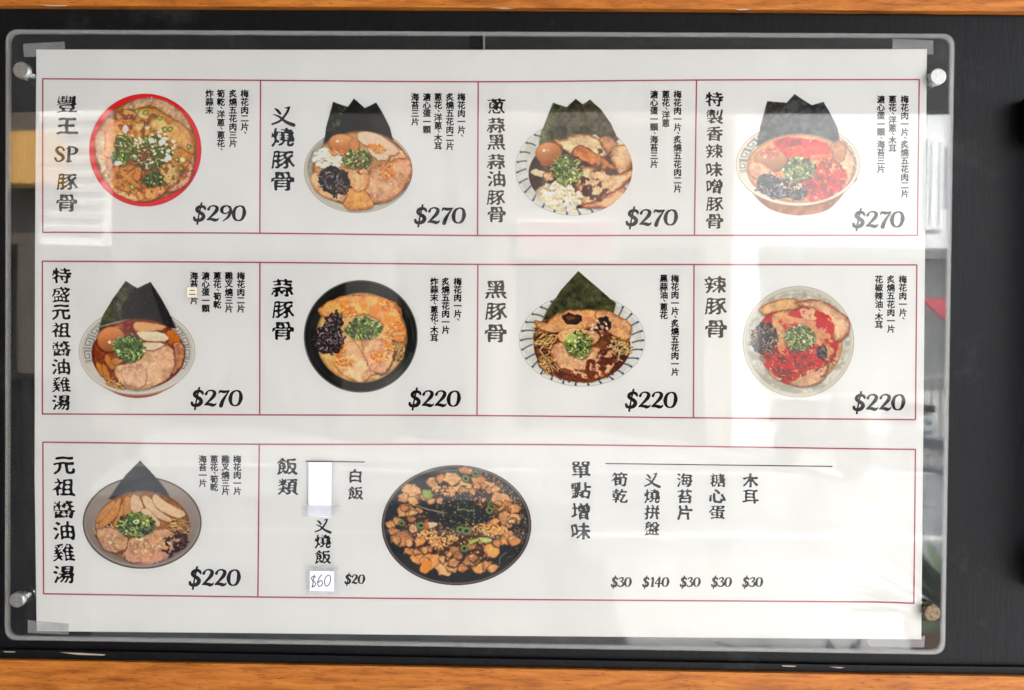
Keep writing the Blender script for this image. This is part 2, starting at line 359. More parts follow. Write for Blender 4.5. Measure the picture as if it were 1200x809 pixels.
for (x, y, rz, c, lab) in ((6.9, -9.4, 1.3, (.42, .04, .05), 'red scooter parked before the white building'), (5.1, -9.5, 1.2, (.30, .32, .33), 'grey green scooter parked before the white building'),
                           (6.3, -9.3, 1.35, (.08, .15, .4), 'blue scooter parked at the right end of the row'), (3.6, -9.5, 1.25, (.03, .03, .03), 'black scooter parked before the cream strip'),
                           (-4.9, -9.2, 1.4, (.16, .12, .11), 'dark brown scooter parked before the taupe building'), (-6.0, -9.3, 1.3, (.35, .35, .36), 'grey scooter parked before the louvred building')):
    q = scooter(lab, c); q.location = (x, y, -.12 if y > -10 else 0); q.rotation_euler[2] = rz
ck = empty('added_dark_box', 'black box added on the arcade floor to darken the left reflection', 'added_dark_box', (-2.3, -2.6, 0))  # unseen box added to darken the mirrored left margin
box('carcass', (-2.75, -1.98, -2.85, -2.3, 0, 1.32), simple('dark_box_paint', (.03, .028, .026), .6), ck)
for k_ in range(2): box('door', (-2.74 + k_ * .385, -2.37 + k_ * .385, -2.299, -2.28, .05, 1.28), simple('dark_box_door', (.04, .036, .032), .5, var=.2), ck, .004)
rl = empty('railing', 'thin steel railing along the far kerb before the white building', 'railing', (5.2, -9.9, 0))
for k_ in range(26): box('bar', (4.0 + k_ * .11, 4.02 + k_ * .11, -9.91, -9.89, 0, 1.02), M_STEEL, rl)
box('top_rail', (3.95, 6.85, -9.93, -9.87, 1.02, 1.07), M_STEEL, rl); box('bottom_rail', (3.95, 6.85, -9.925, -9.912, .12, .16), M_STEEL, rl)
pl = empty('potted_plant', 'leafy potted plant standing on the arcade floor to the right', 'plant', (1.75, -2.4, 0))
keep(lathe('pot', [(.13, 0), (.18, .30), (.20, .30), (.20, .36), (.17, .36), (.16, .33)], simple('clay', (.3, .14, .08), .7), (1.75, -2.4, 0), 'Z', 28), pl)
rgp = np.random.default_rng(3); ml = simple('leaf', (.06, .10, .04), .5)
for k in range(46):
    a_, el, L_ = rgp.uniform(0, 6.28), rgp.uniform(.3, 1.45), rgp.uniform(.3, .6); pts = []
    d = np.array([math.cos(a_) * math.cos(el), math.sin(a_) * math.cos(el), math.sin(el)]); sd_ = np.array([-math.sin(a_), math.cos(a_), 0]); o_ = np.array([1.75, -2.4, .34]) + d * .04
    vv = []
    for t_, w_ in ((0, .008), (.3, .03), (.6, .035), (.85, .02), (1, .002)):
        c_ = o_ + d * L_ * t_ - np.array([0, 0, .25 * L_ * t_ * t_]); vv += [c_ - sd_ * w_, c_ + sd_ * w_]
    keep(mesh_obj('leaf', vv, [(2 * i, 2 * i + 1, 2 * i + 3, 2 * i + 2) for i in range(4)], ml), pl)

# ------------------------------------------------------------------ the acrylic holder
Y_BACK, Y_PAPER, Y_FRONT = -.0205, -.0260, -.0325       # outer faces: back sheet, paper, front sheet
def rounded(c, r, n=7):
    """corner pixels (tl, tr, br, bl) -> rounded outline"""
    c = np.asarray(c, float); out = []
    for i in range(4):
        p, a, b_ = c[i], c[i - 1], c[(i + 1) % 4]
        u = (a - p) / np.linalg.norm(a - p); v = (b_ - p) / np.linalg.norm(b_ - p); o = p + (u + v) * r
        for k in range(n + 1):
            th = math.pi / 2 * k / n; out.append(o - v * r * math.cos(th) - u * r * math.sin(th))
    return np.array(out)

CN = np.array([(6.0, 34.2), (1119.5, 39.2), (1108.3, 768), (4.8, 750.6)])
def shrink(c, d):
    ce = c.mean(0); s = np.sign(ce - c); return c + s * d
holder = empty('acrylic_menu_holder', 'clear acrylic display holder screwed to the black board with its rounded corners', 'menu holder', tuple(px([(560, 400)], 0)[0]))
def sheet(name, c, yb, yf, m, rim, rimw):
    outer = rounded(c, 13); inner = rounded(shrink(c, rimw), 11)
    ou, inn = px(outer, yf), px(inner, yf); k = len(ou)
    ou_m = ou.copy(); ou_m[:, 1] = yf + .0012
    ob = ou.copy(); ob[:, 1] = yb; ib = inn.copy(); ib[:, 1] = yb
    o = mesh_obj(name, np.vstack([inn, ib]), [tuple(range(k)), tuple(range(k, 2 * k))[::-1]], m); keep(o, holder)
    # sawn edge: chamfer, side, with the back turned in
    v = np.vstack([inn, ou_m, ob, ib]); f_ = []
    for j in range(3):
        for i in range(k): f_.append((j * k + i, j * k + (i + 1) % k, (j + 1) * k + (i + 1) % k, (j + 1) * k + i))
    e = mesh_obj('sawn_edge', v, f_, rim); keep(e, holder)
    return o
sheet('back_sheet', shrink(CN, .6), Y_BACK + .0005, Y_BACK - .0045, M_BACKCLEAR, M_EDGE, 4.2)
sheet('front_sheet', CN, Y_FRONT + .0045, Y_FRONT, M_CLEAR, M_EDGE, 4.4)

slab('joint_strip', [(566.2, 37.5), (568.2, 37.5), (568.2, 57.2), (566.2, 57.2)], Y_FRONT + .004, Y_FRONT - .0004, M_EDGE, holder)
slab('dark_block', [(550.5, 41.8), (565.8, 41.8), (565.8, 56.8), (550.5, 56.8)], Y_BACK - .001, Y_BACK - .0052, M_DARK, holder)  # dark slab beside the joint strip
# four standoff bolts: cap in front, barrel behind down to the wall
for (cx, cy, r, cm, lab) in [(24.5, 82, 9.4, M_STEEL, None), (1099.5, 89.5, 9.2, M_STEEL, None),
                             (19.5, 703.5, 8.6, M_STEEL, None), (1092.5, 718.5, 9.3, M_BRASS, 'tarnished brown bolt in the lower right corner')]:
    p = px([(cx, cy)], Y_FRONT - .006)[0]; rm = r * D / F
    bolt = lathe('bolt', [(rm * .88, -.0064), (rm * .96, -.0060), (rm, -.0052), (rm, 0), (rm * .8, .0002)], cm, (p[0], Y_FRONT - .0002, p[2]), parent=holder)
    if lab: bolt['label'] = lab
    ba = lathe('barrel', [(rm * .86, 0), (rm * .86, .0062), (rm * .80, .0066), (rm * .80, .0076), (rm * .86, .008), (rm * .86, -Y_BACK)], M_BARREL if cm is M_STEEL else M_BRASS, (p[0], Y_BACK, p[2]))
    sh = lathe('shaft', [(rm * .5, 0), (rm * .5, Y_BACK - Y_FRONT + .001)], M_BARREL, (p[0], Y_FRONT - .001, p[2]))
    for q in (ba, sh): q.parent = bolt

# clear tape that holds the sheet's corners
def strip(name, poly, y, th, m, label, cat, group=None):
    o = slab(name, poly, y + th, y, m); tag(o, label, cat, group); return o
TG = 'clear tape strips on the corners of the menu sheet'
strip('tape_strip', [(27, 51.5), (75.5, 49), (76.5, 66), (28, 67)], Y_PAPER + .0005, .0002, M_TAPE, 'clear tape strip behind the top left corner of the menu sheet', 'tape', TG)
strip('tape_strip', [(1046, 45.5), (1093.5, 47.5), (1094, 64), (1046, 62)], Y_PAPER + .0005, .0002, M_TAPE, 'clear tape strip behind the top right corner of the menu sheet', 'tape', TG)
strip('tape_strip', [(32.5, 727), (80.5, 731), (80.5, 744), (32.5, 742)], Y_PAPER - .0004, .0001, M_TAPE, 'clear tape strip over the bottom left corner of the menu sheet', 'tape', TG)
strip('tape_strip', [(1012, 744), (1084, 745.5), (1083, 759), (1020, 758)], Y_PAPER + .0005, .0002, M_TAPE, 'clear tape strip behind the bottom right corner of the menu sheet', 'tape', TG)

# ------------------------------------------------------------------ the menu sheet
Y_INK = Y_PAPER - .00015
menu = empty('menu_sheet', 'white printed menu of ten red-framed panels held inside the acrylic holder', 'menu', tuple(px([(560, 400)], Y_PAPER)[0]))
slab('paper', [(42.6, 58.2), (300, 58.4), (560, 58.6), (800, 58.2), (1086.3, 57.6), (1084, 300), (1081.5, 560), (1079.6, 749.4), (800, 747.2), (560, 745), (300, 742.2), (43.0, 739.8), (40.6, 560), (41, 300)], Y_PAPER + .0003, Y_PAPER, M_PAPER, menu)

def print_lines(name, lines, wid, m, y=Y_INK):
    V, Q, n = [], [], 0
    for k, l in enumerate(lines):
        v, q = ribbon(catmull(l, 6) if len(l) > 2 else l, wid)
        V.append(px(v, y - k * 4e-6)); Q.append(q + n); n += len(v)
    o = mesh_obj(name, np.vstack(V), np.vstack(Q), m); keep(o, menu); return o
rows = [([(49.6, 92.5), (305, 94.3), (560, 96), (816, 94), (1077.6, 93.4)], [(49.6, 272.4), (304.6, 273.5), (560, 276.2), (814, 276), (1075.5, 276)],
         [(305.3, 304.5), (560.4, 559.6), (816.2, 813.8)]),
        ([(49.2, 306.3), (304.5, 307.7), (560, 310), (813.3, 310.2), (1074.8, 310.7)], [(49.2, 485.3), (304.5, 486.4), (559, 487.2), (813, 489.8), (1073.2, 492)],
         [(304.6, 304.3), (560, 559), (813.3, 812.6)]),
        ([(49.8, 518.4), (304, 520.8), (640, 521.2), (1000, 526), (1073.2, 526.8)], [(50.6, 696), (302, 699.8), (640, 703), (1000, 705.5), (1071.3, 707.2)],
         [(303.8, 302.2)])]
def yat(l, x): return float(np.interp(x, [p[0] for p in l], [p[1] for p in l]))
for tp, bt, vs_ in rows:
    left = [(tp[0][0] + .4, tp[0][1]), (bt[0][0] + .4, bt[0][1])]; right = [(tp[-1][0] - .4, tp[-1][1]), (bt[-1][0] - .4, bt[-1][1])]
    print_lines('frame_line', [tp, bt, left, right], 1.7, M_RED)
    for a_, b_ in vs_:
        print_lines('divider_line', [[(a_, yat(tp, a_)), (b_, yat(bt, b_))]], 1.7, M_RED, Y_INK + 3e-5)
print_lines('black_line', [[(358, 540.6), (427.5, 541.6)]], 1.2, M_INK)
print_lines('black_line', [[(709.6, 543.4), (975.4, 546.8)]], 1.2, M_INK)

# ---- Chinese characters: outlines of the built-in font, softened and thickened like brush or bold print
_gl = {}
def glyph(ch):
    if ch in _gl: return _gl[ch]
    cu = bpy.data.curves.new('glyph', 'FONT'); cu.body = ch; cu.size = 1; cu.dimensions = '3D'; cu.fill_mode = 'NONE' if False else 'FULL'; cu.resolution_u = 3
    ob = bpy.data.objects.new('glyph', cu); C.objects.link(ob)
    dg = bpy.context.evaluated_depsgraph_get(); me = ob.evaluated_get(dg).to_mesh()
    P = np.array([v.co[:2] for v in me.vertices]) if len(me.vertices) else np.zeros((0, 2))
    nb = {}
    cnt = {}
    for p in me.polygons:
        for e in p.edge_keys: cnt[e] = cnt.get(e, 0) + 1
    edges = [tuple(e.vertices) for e in me.edges]
    if len(me.polygons): edges = [e for e in edges if cnt.get((min(e), max(e)), 0) == 1]
    for a_, b_ in edges: nb.setdefault(a_, []).append(b_); nb.setdefault(b_, []).append(a_)
    loops, seen = [], set()
    for s0 in nb:
        if s0 in seen: continue
        lp, cur, prev = [], s0, None
        while cur not in seen:
            seen.add(cur); lp.append(cur)
            nx = [q for q in nb[cur] if q != prev and q not in seen]
            if not nx: break
            prev, cur = cur, nx[0]
        if len(lp) > 2: loops.append(P[lp])
    ob.to_mesh_clear(); bpy.data.objects.remove(ob); bpy.data.curves.remove(cu)
    _gl[ch] = loops
    return loops

def vnoise(X, Y, scale, seed, octv=3):
    """smooth value noise 0..1"""
    r = np.random.default_rng(seed); out = 0; amp = 1; tot = 0
    for o in range(octv):
        G = r.random((67, 67)); x = X / scale * 2 ** o + 11.3 * o; y = Y / scale * 2 ** o + 7.7 * o
        xi, yi = np.floor(x).astype(int), np.floor(y).astype(int); fx, fy = x - xi, y - yi
        fx = fx * fx * (3 - 2 * fx); fy = fy * fy * (3 - 2 * fy)
        g = lambda i, j: G[(xi + i) % 67, (yi + j) % 67]
        out = out + amp * ((g(0, 0) * (1 - fx) + g(1, 0) * fx) * (1 - fy) + (g(0, 1) * (1 - fx) + g(1, 1) * fx) * fy)
        tot += amp; amp *= .5
    return out / tot

def seg_sd(X, Y, loops):
    """signed distance (negative inside, even-odd) to closed loops"""
    d = np.full(X.shape, 1e9); ins = np.zeros(X.shape, bool)
    for lp in loops:
        for i in range(len(lp)):
            (x1, y1), (x2, y2) = lp[i], lp[(i + 1) % len(lp)]
            dx, dy = x2 - x1, y2 - y1; L = dx * dx + dy * dy
            if L < 1e-14: continue
            t_ = np.clip(((X - x1) * dx + (Y - y1) * dy) / L, 0, 1)
            d = np.minimum(d, (X - x1 - t_ * dx) ** 2 + (Y - y1 - t_ * dy) ** 2)
            if y1 != y2:
                c = (Y < y1) != (Y < y2); ins ^= c & (X < x1 + (Y - y1) * dx / dy)
    d = np.sqrt(d); return np.where(ins, -d, d)

_gm = {}
def glyph_mesh(ch, brush, bold):
    """a character as verts (em box -0.5..0.5, y up) and faces, thickened and softened through its distance field"""
    key = (ch, brush, bold)
    if key in _gm: return _gm[key]
    L = glyph(ch); A = np.vstack(L)
    c0 = np.array([.18, .12]) if ch in '、。' else (A.min(0) + A.max(0)) / 2
    sc_ = 1.0
    if brush: sz = A.max(0) - A.min(0); sc_ = .95 / max(sz[0], sz[1], .72)
    L = [(l - c0) * sc_ for l in L]
    N = 72 if brush else 40
    g = np.linspace(-.62, .62, N); X, Y = np.meshgrid(g, g, indexing='ij')
    sd_ = ord(ch)
    if brush:
        a1, a2, a3 = np.random.default_rng(sd_).uniform(0, 6, 3)
        U = X * (1 + .05 * np.sin(Y * 4 + a1)) + .018 * np.sin(Y * 8 + a2)
        W = Y + .045 * (2 * X) ** 2 * (1 if True else 0) - .03 - .055 * np.clip(X - .28, 0, 1) + .012 * np.sin(X * 10 + a3)
        W = W + .05 * np.clip(-X - .30, 0, 1)
    else: U, W = X, Y
    s_ = seg_sd(U, W, L)
    if brush:
        nz = vnoise(X + 3, Y + 3, .16, sd_, 2) - .5
        dens = (s_ < 0).sum() * (g[1] - g[0]) ** 2; bold = float(np.interp(dens, [.16, .34, .42], [.036, .010, .000]))
        ink = (s_ < 0).astype(float); kr = 5
        for ax in (0, 1):
            ink = sum(np.roll(ink, k_, ax) for k_ in range(-kr, kr + 1)) / (2 * kr + 1)
        rt = np.roll(ink, -5, 0); up = np.roll(ink, 4, 1)       # what lies to the right, what lies below
        flare = .15 * (ink - rt) + .06 * (ink - up)
        s_ = s_ - bold - (.032 if dens < .3 else .012) * nz - np.clip(flare, -.010, .030)
        # stroke ends and joins swell a little: soften the field
        for _ in range(2):
            s_ = (s_ * 2 + np.roll(s_, 1, 0) + np.roll(s_, -1, 0) + np.roll(s_, 1, 1) + np.roll(s_, -1, 1)) / 6
    else: s_ = s_ - bold
    V = [(a_, b_) for a_ in g for b_ in g]; Fc = []; vid = {}
    def cut(p, q):
        k = (min(p, q), max(p, q))
        if k not in vid:
            vp, vq = s_.flat[p], s_.flat[q]; t_ = vp / (vp - vq)
            vid[k] = len(V); V.append((V[p][0] * (1 - t_) + V[q][0] * t_, V[p][1] * (1 - t_) + V[q][1] * t_))
        return vid[k]
    neg = s_ < 0
    cellsum = neg[:-1, :-1].astype(int) + neg[1:, :-1] + neg[1:, 1:] + neg[:-1, 1:]
    for i, j in zip(*np.nonzero(cellsum)):
        ids = [i * N + j, (i + 1) * N + j, (i + 1) * N + j + 1, i * N + j + 1]
        if cellsum[i, j] == 4: Fc.append(tuple(ids)); continue
        poly = []
        for k in range(4):
            p, q = ids[k], ids[(k + 1) % 4]; np_, nq = s_.flat[p] < 0, s_.flat[q] < 0
            if np_: poly.append(p)
            if np_ != nq: poly.append(cut(p, q))
        if len(poly) >= 3: Fc.append(tuple(poly))
    used = sorted({k for f_ in Fc for k in f_}); mp_ = {k: i for i, k in enumerate(used)}
    r = (np.array([V[k] for k in used]), [tuple(mp_[k] for k in f_) for f_ in Fc])
    _gm[key] = r; return r

def fill(name, items, m, parent, y):
    """placed glyph meshes in photo pixels -> one flat mesh on the sheet"""
    V, Fc, n = [], [], 0
    for v, f_ in items:
        V.append(v); Fc += [tuple(k + n for k in q) for q in f_]; n += len(v)
    o = mesh_obj(name, px(np.vstack(V), y), Fc, m); keep(o, parent); return o

def place(ch, cx, cy, sx, sy, brush, bold, rg):
    v, f_ = glyph_mesh(ch, brush, bold)
    return [(np.stack([cx + v[:, 0] * sx, cy - v[:, 1] * sy], 1), f_)]

# nib strokes (Latin letters and figures, and the x-shaped character)
def nib(strokes, cx, by, h, slant=.12, name=None, wmin=.055, wmax=.19, ang=38, sx=1.):
    """strokes: lists of (x, y) in em (y up, baseline 0); -> list of (verts px, quads)"""
    out = []
    for s in strokes:
        fixed = None
        if isinstance(s, tuple): s, fixed = s
        p = catmull(s, 7) if len(s) > 2 else np.array([np.array(s[0]) * (1 - t_) + np.array(s[1]) * t_ for t_ in np.linspace(0, 1, 5)])
        q = np.stack([cx + (p[:, 0] * sx + slant * p[:, 1]) * h, by - p[:, 1] * h], 1)
        t_ = np.gradient(q, axis=0); th = np.arctan2(-t_[:, 1], t_[:, 0])
        wd = wmin + (wmax - wmin) * np.abs(np.sin(th - math.radians(ang)))
        if fixed is not None: wd = np.interp(np.linspace(0, 1, len(q)), np.linspace(0, 1, len(fixed)), fixed)
        v, f_ = ribbon(q, wd * h)
        # rounded ends
        out.append((v, f_))
        for e, k in ((q[0], 0), (q[-1], -1)):
            r = wd[k] * h * .5; a_ = np.linspace(0, 2 * math.pi, 9)[:-1]
            ring = np.stack([e[0] + r * np.cos(a_), e[1] + r * np.sin(a_)], 1)
            out.append((ring, np.array([[0, 1, 2, 3], [0, 3, 4, 7], [4, 5, 6, 7]])))
    return out

def nib_obj(name, items, m, parent, y):
    V, Q, n = [], [], 0
    for k, (v, q) in enumerate(items):
        V.append(px(v, y - k * 1.5e-6)); Q.append(q + n); n += len(v)
    o = mesh_obj(name, np.vstack(V), np.vstack(Q), m); keep(o, parent); return o

DIG = {
 '$': [[(.60, .80), (.52, .90), (.36, .93), (.20, .84), (.17, .68), (.32, .54), (.48, .42), (.54, .26), (.44, .08), (.24, .02), (.08, .07), (.04, .2)], ([(.40, 1.14), (.30, .5), (.22, -.22)], [.10, .07, .10]), ([(.60, .82), (.62, .70)], [.12, .05])],
 '0': [([(.36, .97), (.14, .82), (.05, .45), (.13, .12), (.32, .01), (.52, .12), (.62, .5), (.55, .86), (.36, .97)], [.06, .13, .20, .13, .06, .13, .20, .13, .06])],
 '1': [([(.10, .78), (.30, .95), (.30, .5), (.27, .04)], [.05, .14, .17, .16]), ([(.10, .03), (.46, .03)], [.06, .06])],
 '2': [([(.06, .74), (.16, .92), (.36, .97), (.52, .84), (.48, .62), (.28, .34), (.04, .06)], [.14, .07, .08, .17, .18, .12, .08]), ([(.02, .07), (.28, .09), (.44, .04), (.58, .07), (.64, .17)], [.06, .15, .17, .10, .04])],
 '3': [([(.08, .82), (.24, .96), (.44, .90), (.46, .70), (.24, .53), (.46, .46), (.54, .24), (.40, .05), (.18, .0), (.02, .10)], [.10, .07, .16, .12, .05, .10, .19, .12, .07, .13])],
 '4': [([(.44, .98), (.24, .66), (.02, .32), (.34, .33), (.64, .32)], [.12, .09, .06, .10, .09]), ([(.46, .96), (.44, .5), (.40, -.02)], [.15, .17, .16])],
 '7': [([(.06, .78), (.12, .92), (.34, .88), (.60, .94)], [.05, .11, .15, .08]), ([(.60, .94), (.42, .6), (.28, .3), (.20, .0)], [.06, .11, .17, .20])],
 '9': [([(.50, .88), (.34, .97), (.14, .88), (.08, .66), (.20, .48), (.38, .50), (.54, .68)], [.12, .07, .14, .18, .08, .06, .05]), ([(.52, .90), (.56, .6), (.44, .24), (.18, -.02)], [.10, .18, .13, .05])],
 'S': [([(.60, .78), (.46, .96), (.24, .94), (.14, .76), (.28, .56), (.50, .40), (.56, .2), (.38, .03), (.18, .03), (.06, .22)], [.12, .07, .12, .16, .17, .18, .15, .08, .08, .12])],
 'P': [([(.20, .96), (.18, .5), (.16, .02)], [.16, .15, .17]), ([(.04, .86), (.22, .97), (.50, .95), (.66, .76), (.54, .54), (.22, .48)], [.06, .08, .09, .19, .10, .06]), ([(.02, .02), (.34, .02)], [.07, .07])],
}
ADV = {'$': .72, '0': .72, '1': .52, '2': .70, '3': .66, '4': .72, '7': .64, '9': .68, 'S': .74, 'P': .74}
def latin(txt, x0, x1, by, h, slant=.05, bold=1.):
    bold *= 1.32
    tot = sum(ADV[c] for c in txt); k = (x1 - x0) / (tot * h); x = x0; out = []
    for c in txt:
        dy = 0
        ss = []
        for s in DIG[c]:
            if isinstance(s, tuple): ss.append((s[0], [w_ * bold for w_ in s[1]]))
            else: ss.append((s, [.13 * bold, .17 * bold, .19 * bold, .13 * bold]) if True else s)
        out += nib(ss, x, by + dy, h, slant, sx=k); x += ADV[c] * h * k
    return out
XCHAR = [([(-.34, .40), (-.22, .30), (-.10, .14)], [.06, .15, .13]), ([(.30, .46), (.18, .16), (-.10, -.22), (-.46, -.40)], [.12, .13, .12, .10]),
         ([(-.40, .10), (-.14, -.02), (.16, -.28), (.50, -.44)], [.05, .11, .16, .20]), ([(.12, .42), (.30, .46)], [.06, .10])]

rg = np.random.default_rng(4)
def name_column(chars, xs, ys, w_, h_, name='dish_name', label=None, bold=.012):
    loops, nibs = [], []
    for c, y in zip(chars, ys):
        x = xs + rg.normal(0, .25)
        if c == '叉': nibs += nib(XCHAR, x, y, h_ * 1.05, 0, sx=w_ / h_)
        elif c == '#': nibs += latin('SP', xs - 14.5, xs + 13, y + 9.5, 17.5, .02)
        else: loops += place(c, x, y, w_ * 1.10, h_ * 1.02, True, bold, rg)
    o = fill(name, loops, M_INK, menu, Y_INK)
    if nibs:
        n_ = nib_obj('name_tmp', nibs, M_INK, menu, Y_INK)
        bm = bmesh.new(); bm.from_mesh(o.data); bm.from_mesh(n_.data); bm.to_mesh(o.data); bm.free(); bpy.data.objects.remove(n_)
    if label: o['label'] = label
    return o

def ingredients(cols, top, pitch=9.6, size=9.4):
    loops = []
    for x, txt in cols:
        y = top
        for c in txt:
            if c == '、': loops += place(c, x + .5, y + pitch * .18, size, size, False, .02, rg); y += pitch * .5
            else: loops += place(c, x, y + pitch / 2, size * 1.03, size * 1.03, False, .034, rg); y += pitch
    return fill('ingredient_text', loops, M_INK, menu, Y_INK)

def price(txt, x0, x1, base, h, bold=1.):
    return nib_obj('price', latin(txt, x0, x1, base, h, bold=bold), M_INK, menu, Y_INK)

name_column('豐王#豚骨', 78, (122, 148, 180, 213.5, 238.5), 22.5, 20)
name_column('叉燒豚骨', 331, (136.6, 161, 187.7, 213), 25, 22)
name_column('蔥蒜黑蒜油豚骨', 581, (124.7, 147, 167, 189.6, 209.8, 231.9, 251.9), 19.5, 18)
name_column('特製香辣味噌豚骨', 837, (116.5, 137, 157, 177.5, 199, 218.7, 239.5, 259.9), 18.5, 17)
name_column('特盛元祖醬油雞湯', 71.3, (323.2, 345.2, 366.2, 387.1, 408.8, 430, 451, 472.2), 20, 18)
name_column('蒜豚骨', 331, (337.6, 363.4, 388.4), 23.5, 21)
name_column('黑豚骨', 580.5, (339.8, 365.3, 391.2), 23.5, 21)
name_column('辣豚骨', 838.3, (334, 359.3, 386), 23.5, 20.5)
name_column('元祖醬油雞湯', 74.5, (545.8, 571.4, 597.4, 622.2, 647.8, 673.7), 23.5, 21)
name_column('飯類', 336.3, (546.8, 570.8), 22.5, 20, 'section_name')
name_column('叉燒飯', 378, (616.7, 634.6, 653), 17.5, 16)
name_column('白飯', 416.5, (558, 578), 16.5, 15.5)
name_column('單點增味', 680.2, (551, 575, 599.6, 623), 21.5, 19.5, 'section_name')
name_column('筍乾', 725.8, (562, 581.6), 17, 16.5)
name_column('叉燒拼盤', 763.6, (563, 581.6, 600.5, 619.4), 17, 16.5)
name_column('海苔片', 802, (563, 582, 601), 17, 16.5)
name_column('糖心蛋', 840.4, (563, 582, 601), 17, 16.5)
name_column('木耳', 878.8, (563.5, 582.5), 17, 16.5)

ingredients([(286.7, '梅花肉二片、'), (273, '炙燒五花肉三片'), (258.8, '筍乾、洋蔥、蔥花、'), (245.5, '炸蒜末')], 105, 9.7)
ingredients([(540.7, '梅花肉一片、'), (527.2, '炙燒五花肉二片'), (513.4, '蔥花、洋蔥、木耳'), (500.2, '溏心蛋一顆'), (486.4, '海苔三片')], 109)
ingredients([(794, '梅花肉一片、炙燒五花肉二片'), (780.3, '蔥花、洋蔥'), (766.5, '溏心蛋一顆、海苔三片')], 106)
ingredients([(1060.2, '梅花肉一片、炙燒五花肉二片'), (1045.9, '蔥花、洋蔥、木耳'), (1032.3, '溏心蛋一顆、海苔三片')], 111.8)
ingredients([(282.3, '梅花肉二片'), (268.2, '雞叉燒三片'), (254.6, '蔥花、筍乾'), (241, '溏心蛋一顆'), (227.4, '海苔二片')], 318.6)
ingredients([(536.3, '梅花肉一片、'), (522.2, '炙燒五花肉一片'), (508.9, '炸蒜末、蔥花、木耳')], 325.4, 9.45)
ingredients([(791, '梅花肉一片、炙燒五花肉一片'), (777.9, '黑蒜油、蔥花')], 322, 9.5)
ingredients([(1058, '梅花肉一片、'), (1044, '炙燒五花肉一片'), (1030, '花椒辣油、木耳')], 322.7, 9.7)
ingredients([(278, '梅花肉一片'), (264.2, '雞叉燒三片'), (250.9, '蔥花、筍乾'), (237.5, '海苔一片')], 533.6, 9.35)

price('$290', 226.5, 288, 258.8, 18); price('$270', 485.6, 545.5, 261.7, 18.5); price('$270', 733.5, 794, 264, 18.5); price('$270', 999, 1059.5, 266.2, 18.5)
price('$270', 223.8, 284, 475.7, 18.5); price('$220', 479, 539.5, 476.3, 18.5); price('$220', 732.8, 793.5, 477.8, 18.5); price('$220', 999.5, 1060.5, 480.6, 18.5)
price('$220', 221.5, 281.5, 686.3, 19)
price('$20', 404, 427.5, 684, 10.5, 1.1)
for x, tx, hw in ((728, '$30', 11.8), (768.4, '$140', 15.5), (808.8, '$30', 11.8), (845.4, '$30', 11.8), (881.9, '$30', 11.8)):
    price(tx, x - hw, x + hw, 687.5, 10.8, 1.1)

# ---- labels stuck on the front of the acrylic
Y_ST = Y_FRONT - .0012
def sticker(poly, m, label, lift=0.):
    o = slab('price_sticker' if '60' in label else 'paper_label', poly, Y_ST + .0003, Y_ST, m); return o
blank = sticker([(361.6, 542), (388.6, 542), (388.2, 606.4), (361.4, 606.2)], M_STICK, 'blank')
tag(blank, 'blank white paper label covering the first rice item', 'label')
pr = empty('price_sticker', 'small white label with $60 handwritten below the rice item', 'label', tuple(px([(377, 681)], Y_ST)[0]))
slab('paper', [(363, 669.2), (391.6, 670), (391.2, 693), (362.8, 692.6)], Y_ST + .0003, Y_ST, M_STICK, pr)
HW = [[(370.2, 677.2), (367.6, 675.6), (365.0, 677.4), (366.4, 680.6), (369.6, 683.4), (368.6, 687.0), (365.0, 687.6)], [(368.6, 673.6), (367.0, 681), (366.2, 689)],
      [(377.2, 673.4), (373.8, 678), (372.2, 683.4), (373.6, 687.2), (376.8, 686.2), (378, 682.6), (375.8, 680.6), (372.8, 683)],
      [(384.4, 674.0), (381.2, 677.6), (380.4, 683), (382.2, 687), (385.4, 685.2), (387.4, 679.6), (386.6, 675), (384.4, 674.0)]]
V, Q, n = [], [], 0
for k, s in enumerate(HW):
    v, q = ribbon(catmull(s, 6), 1.15); V.append(px(v, Y_ST - .00012 - k * 4e-6)); Q.append(q + n); n += len(v)
keep(mesh_obj('handwritten_price', np.vstack(V), np.vstack(Q), M_PEN), pr)
sm = empty('count_sticker', 'tiny cream label with the character for two in the seaweed line', 'label', tuple(px([(225, 343)], Y_ST)[0]))
slab('paper', [(219, 336.8), (231.2, 336.6), (231.4, 348.8), (219.2, 349)], Y_ST + .0003, Y_ST, M_CREAM, sm)
fill('numeral', place('二', 225.2, 342.8, 8, 8, False, .02, rg), M_INK, sm, Y_ST - .00012)
for (poly, lab) in (([(354.5, 592), (398, 593), (398, 605.5), (354.5, 605)], 'clear tape strip across the foot of the blank white label'),
                    ([(358, 664.5), (396, 665.5), (395.6, 697), (357.6, 696.5)], 'clear tape piece over the handwritten sixty price'),):
    strip('tape_strip', poly, Y_ST - .0005 if 'foot' in lab else Y_ST + .0006, .0001, M_TAPE, lab, 'tape')

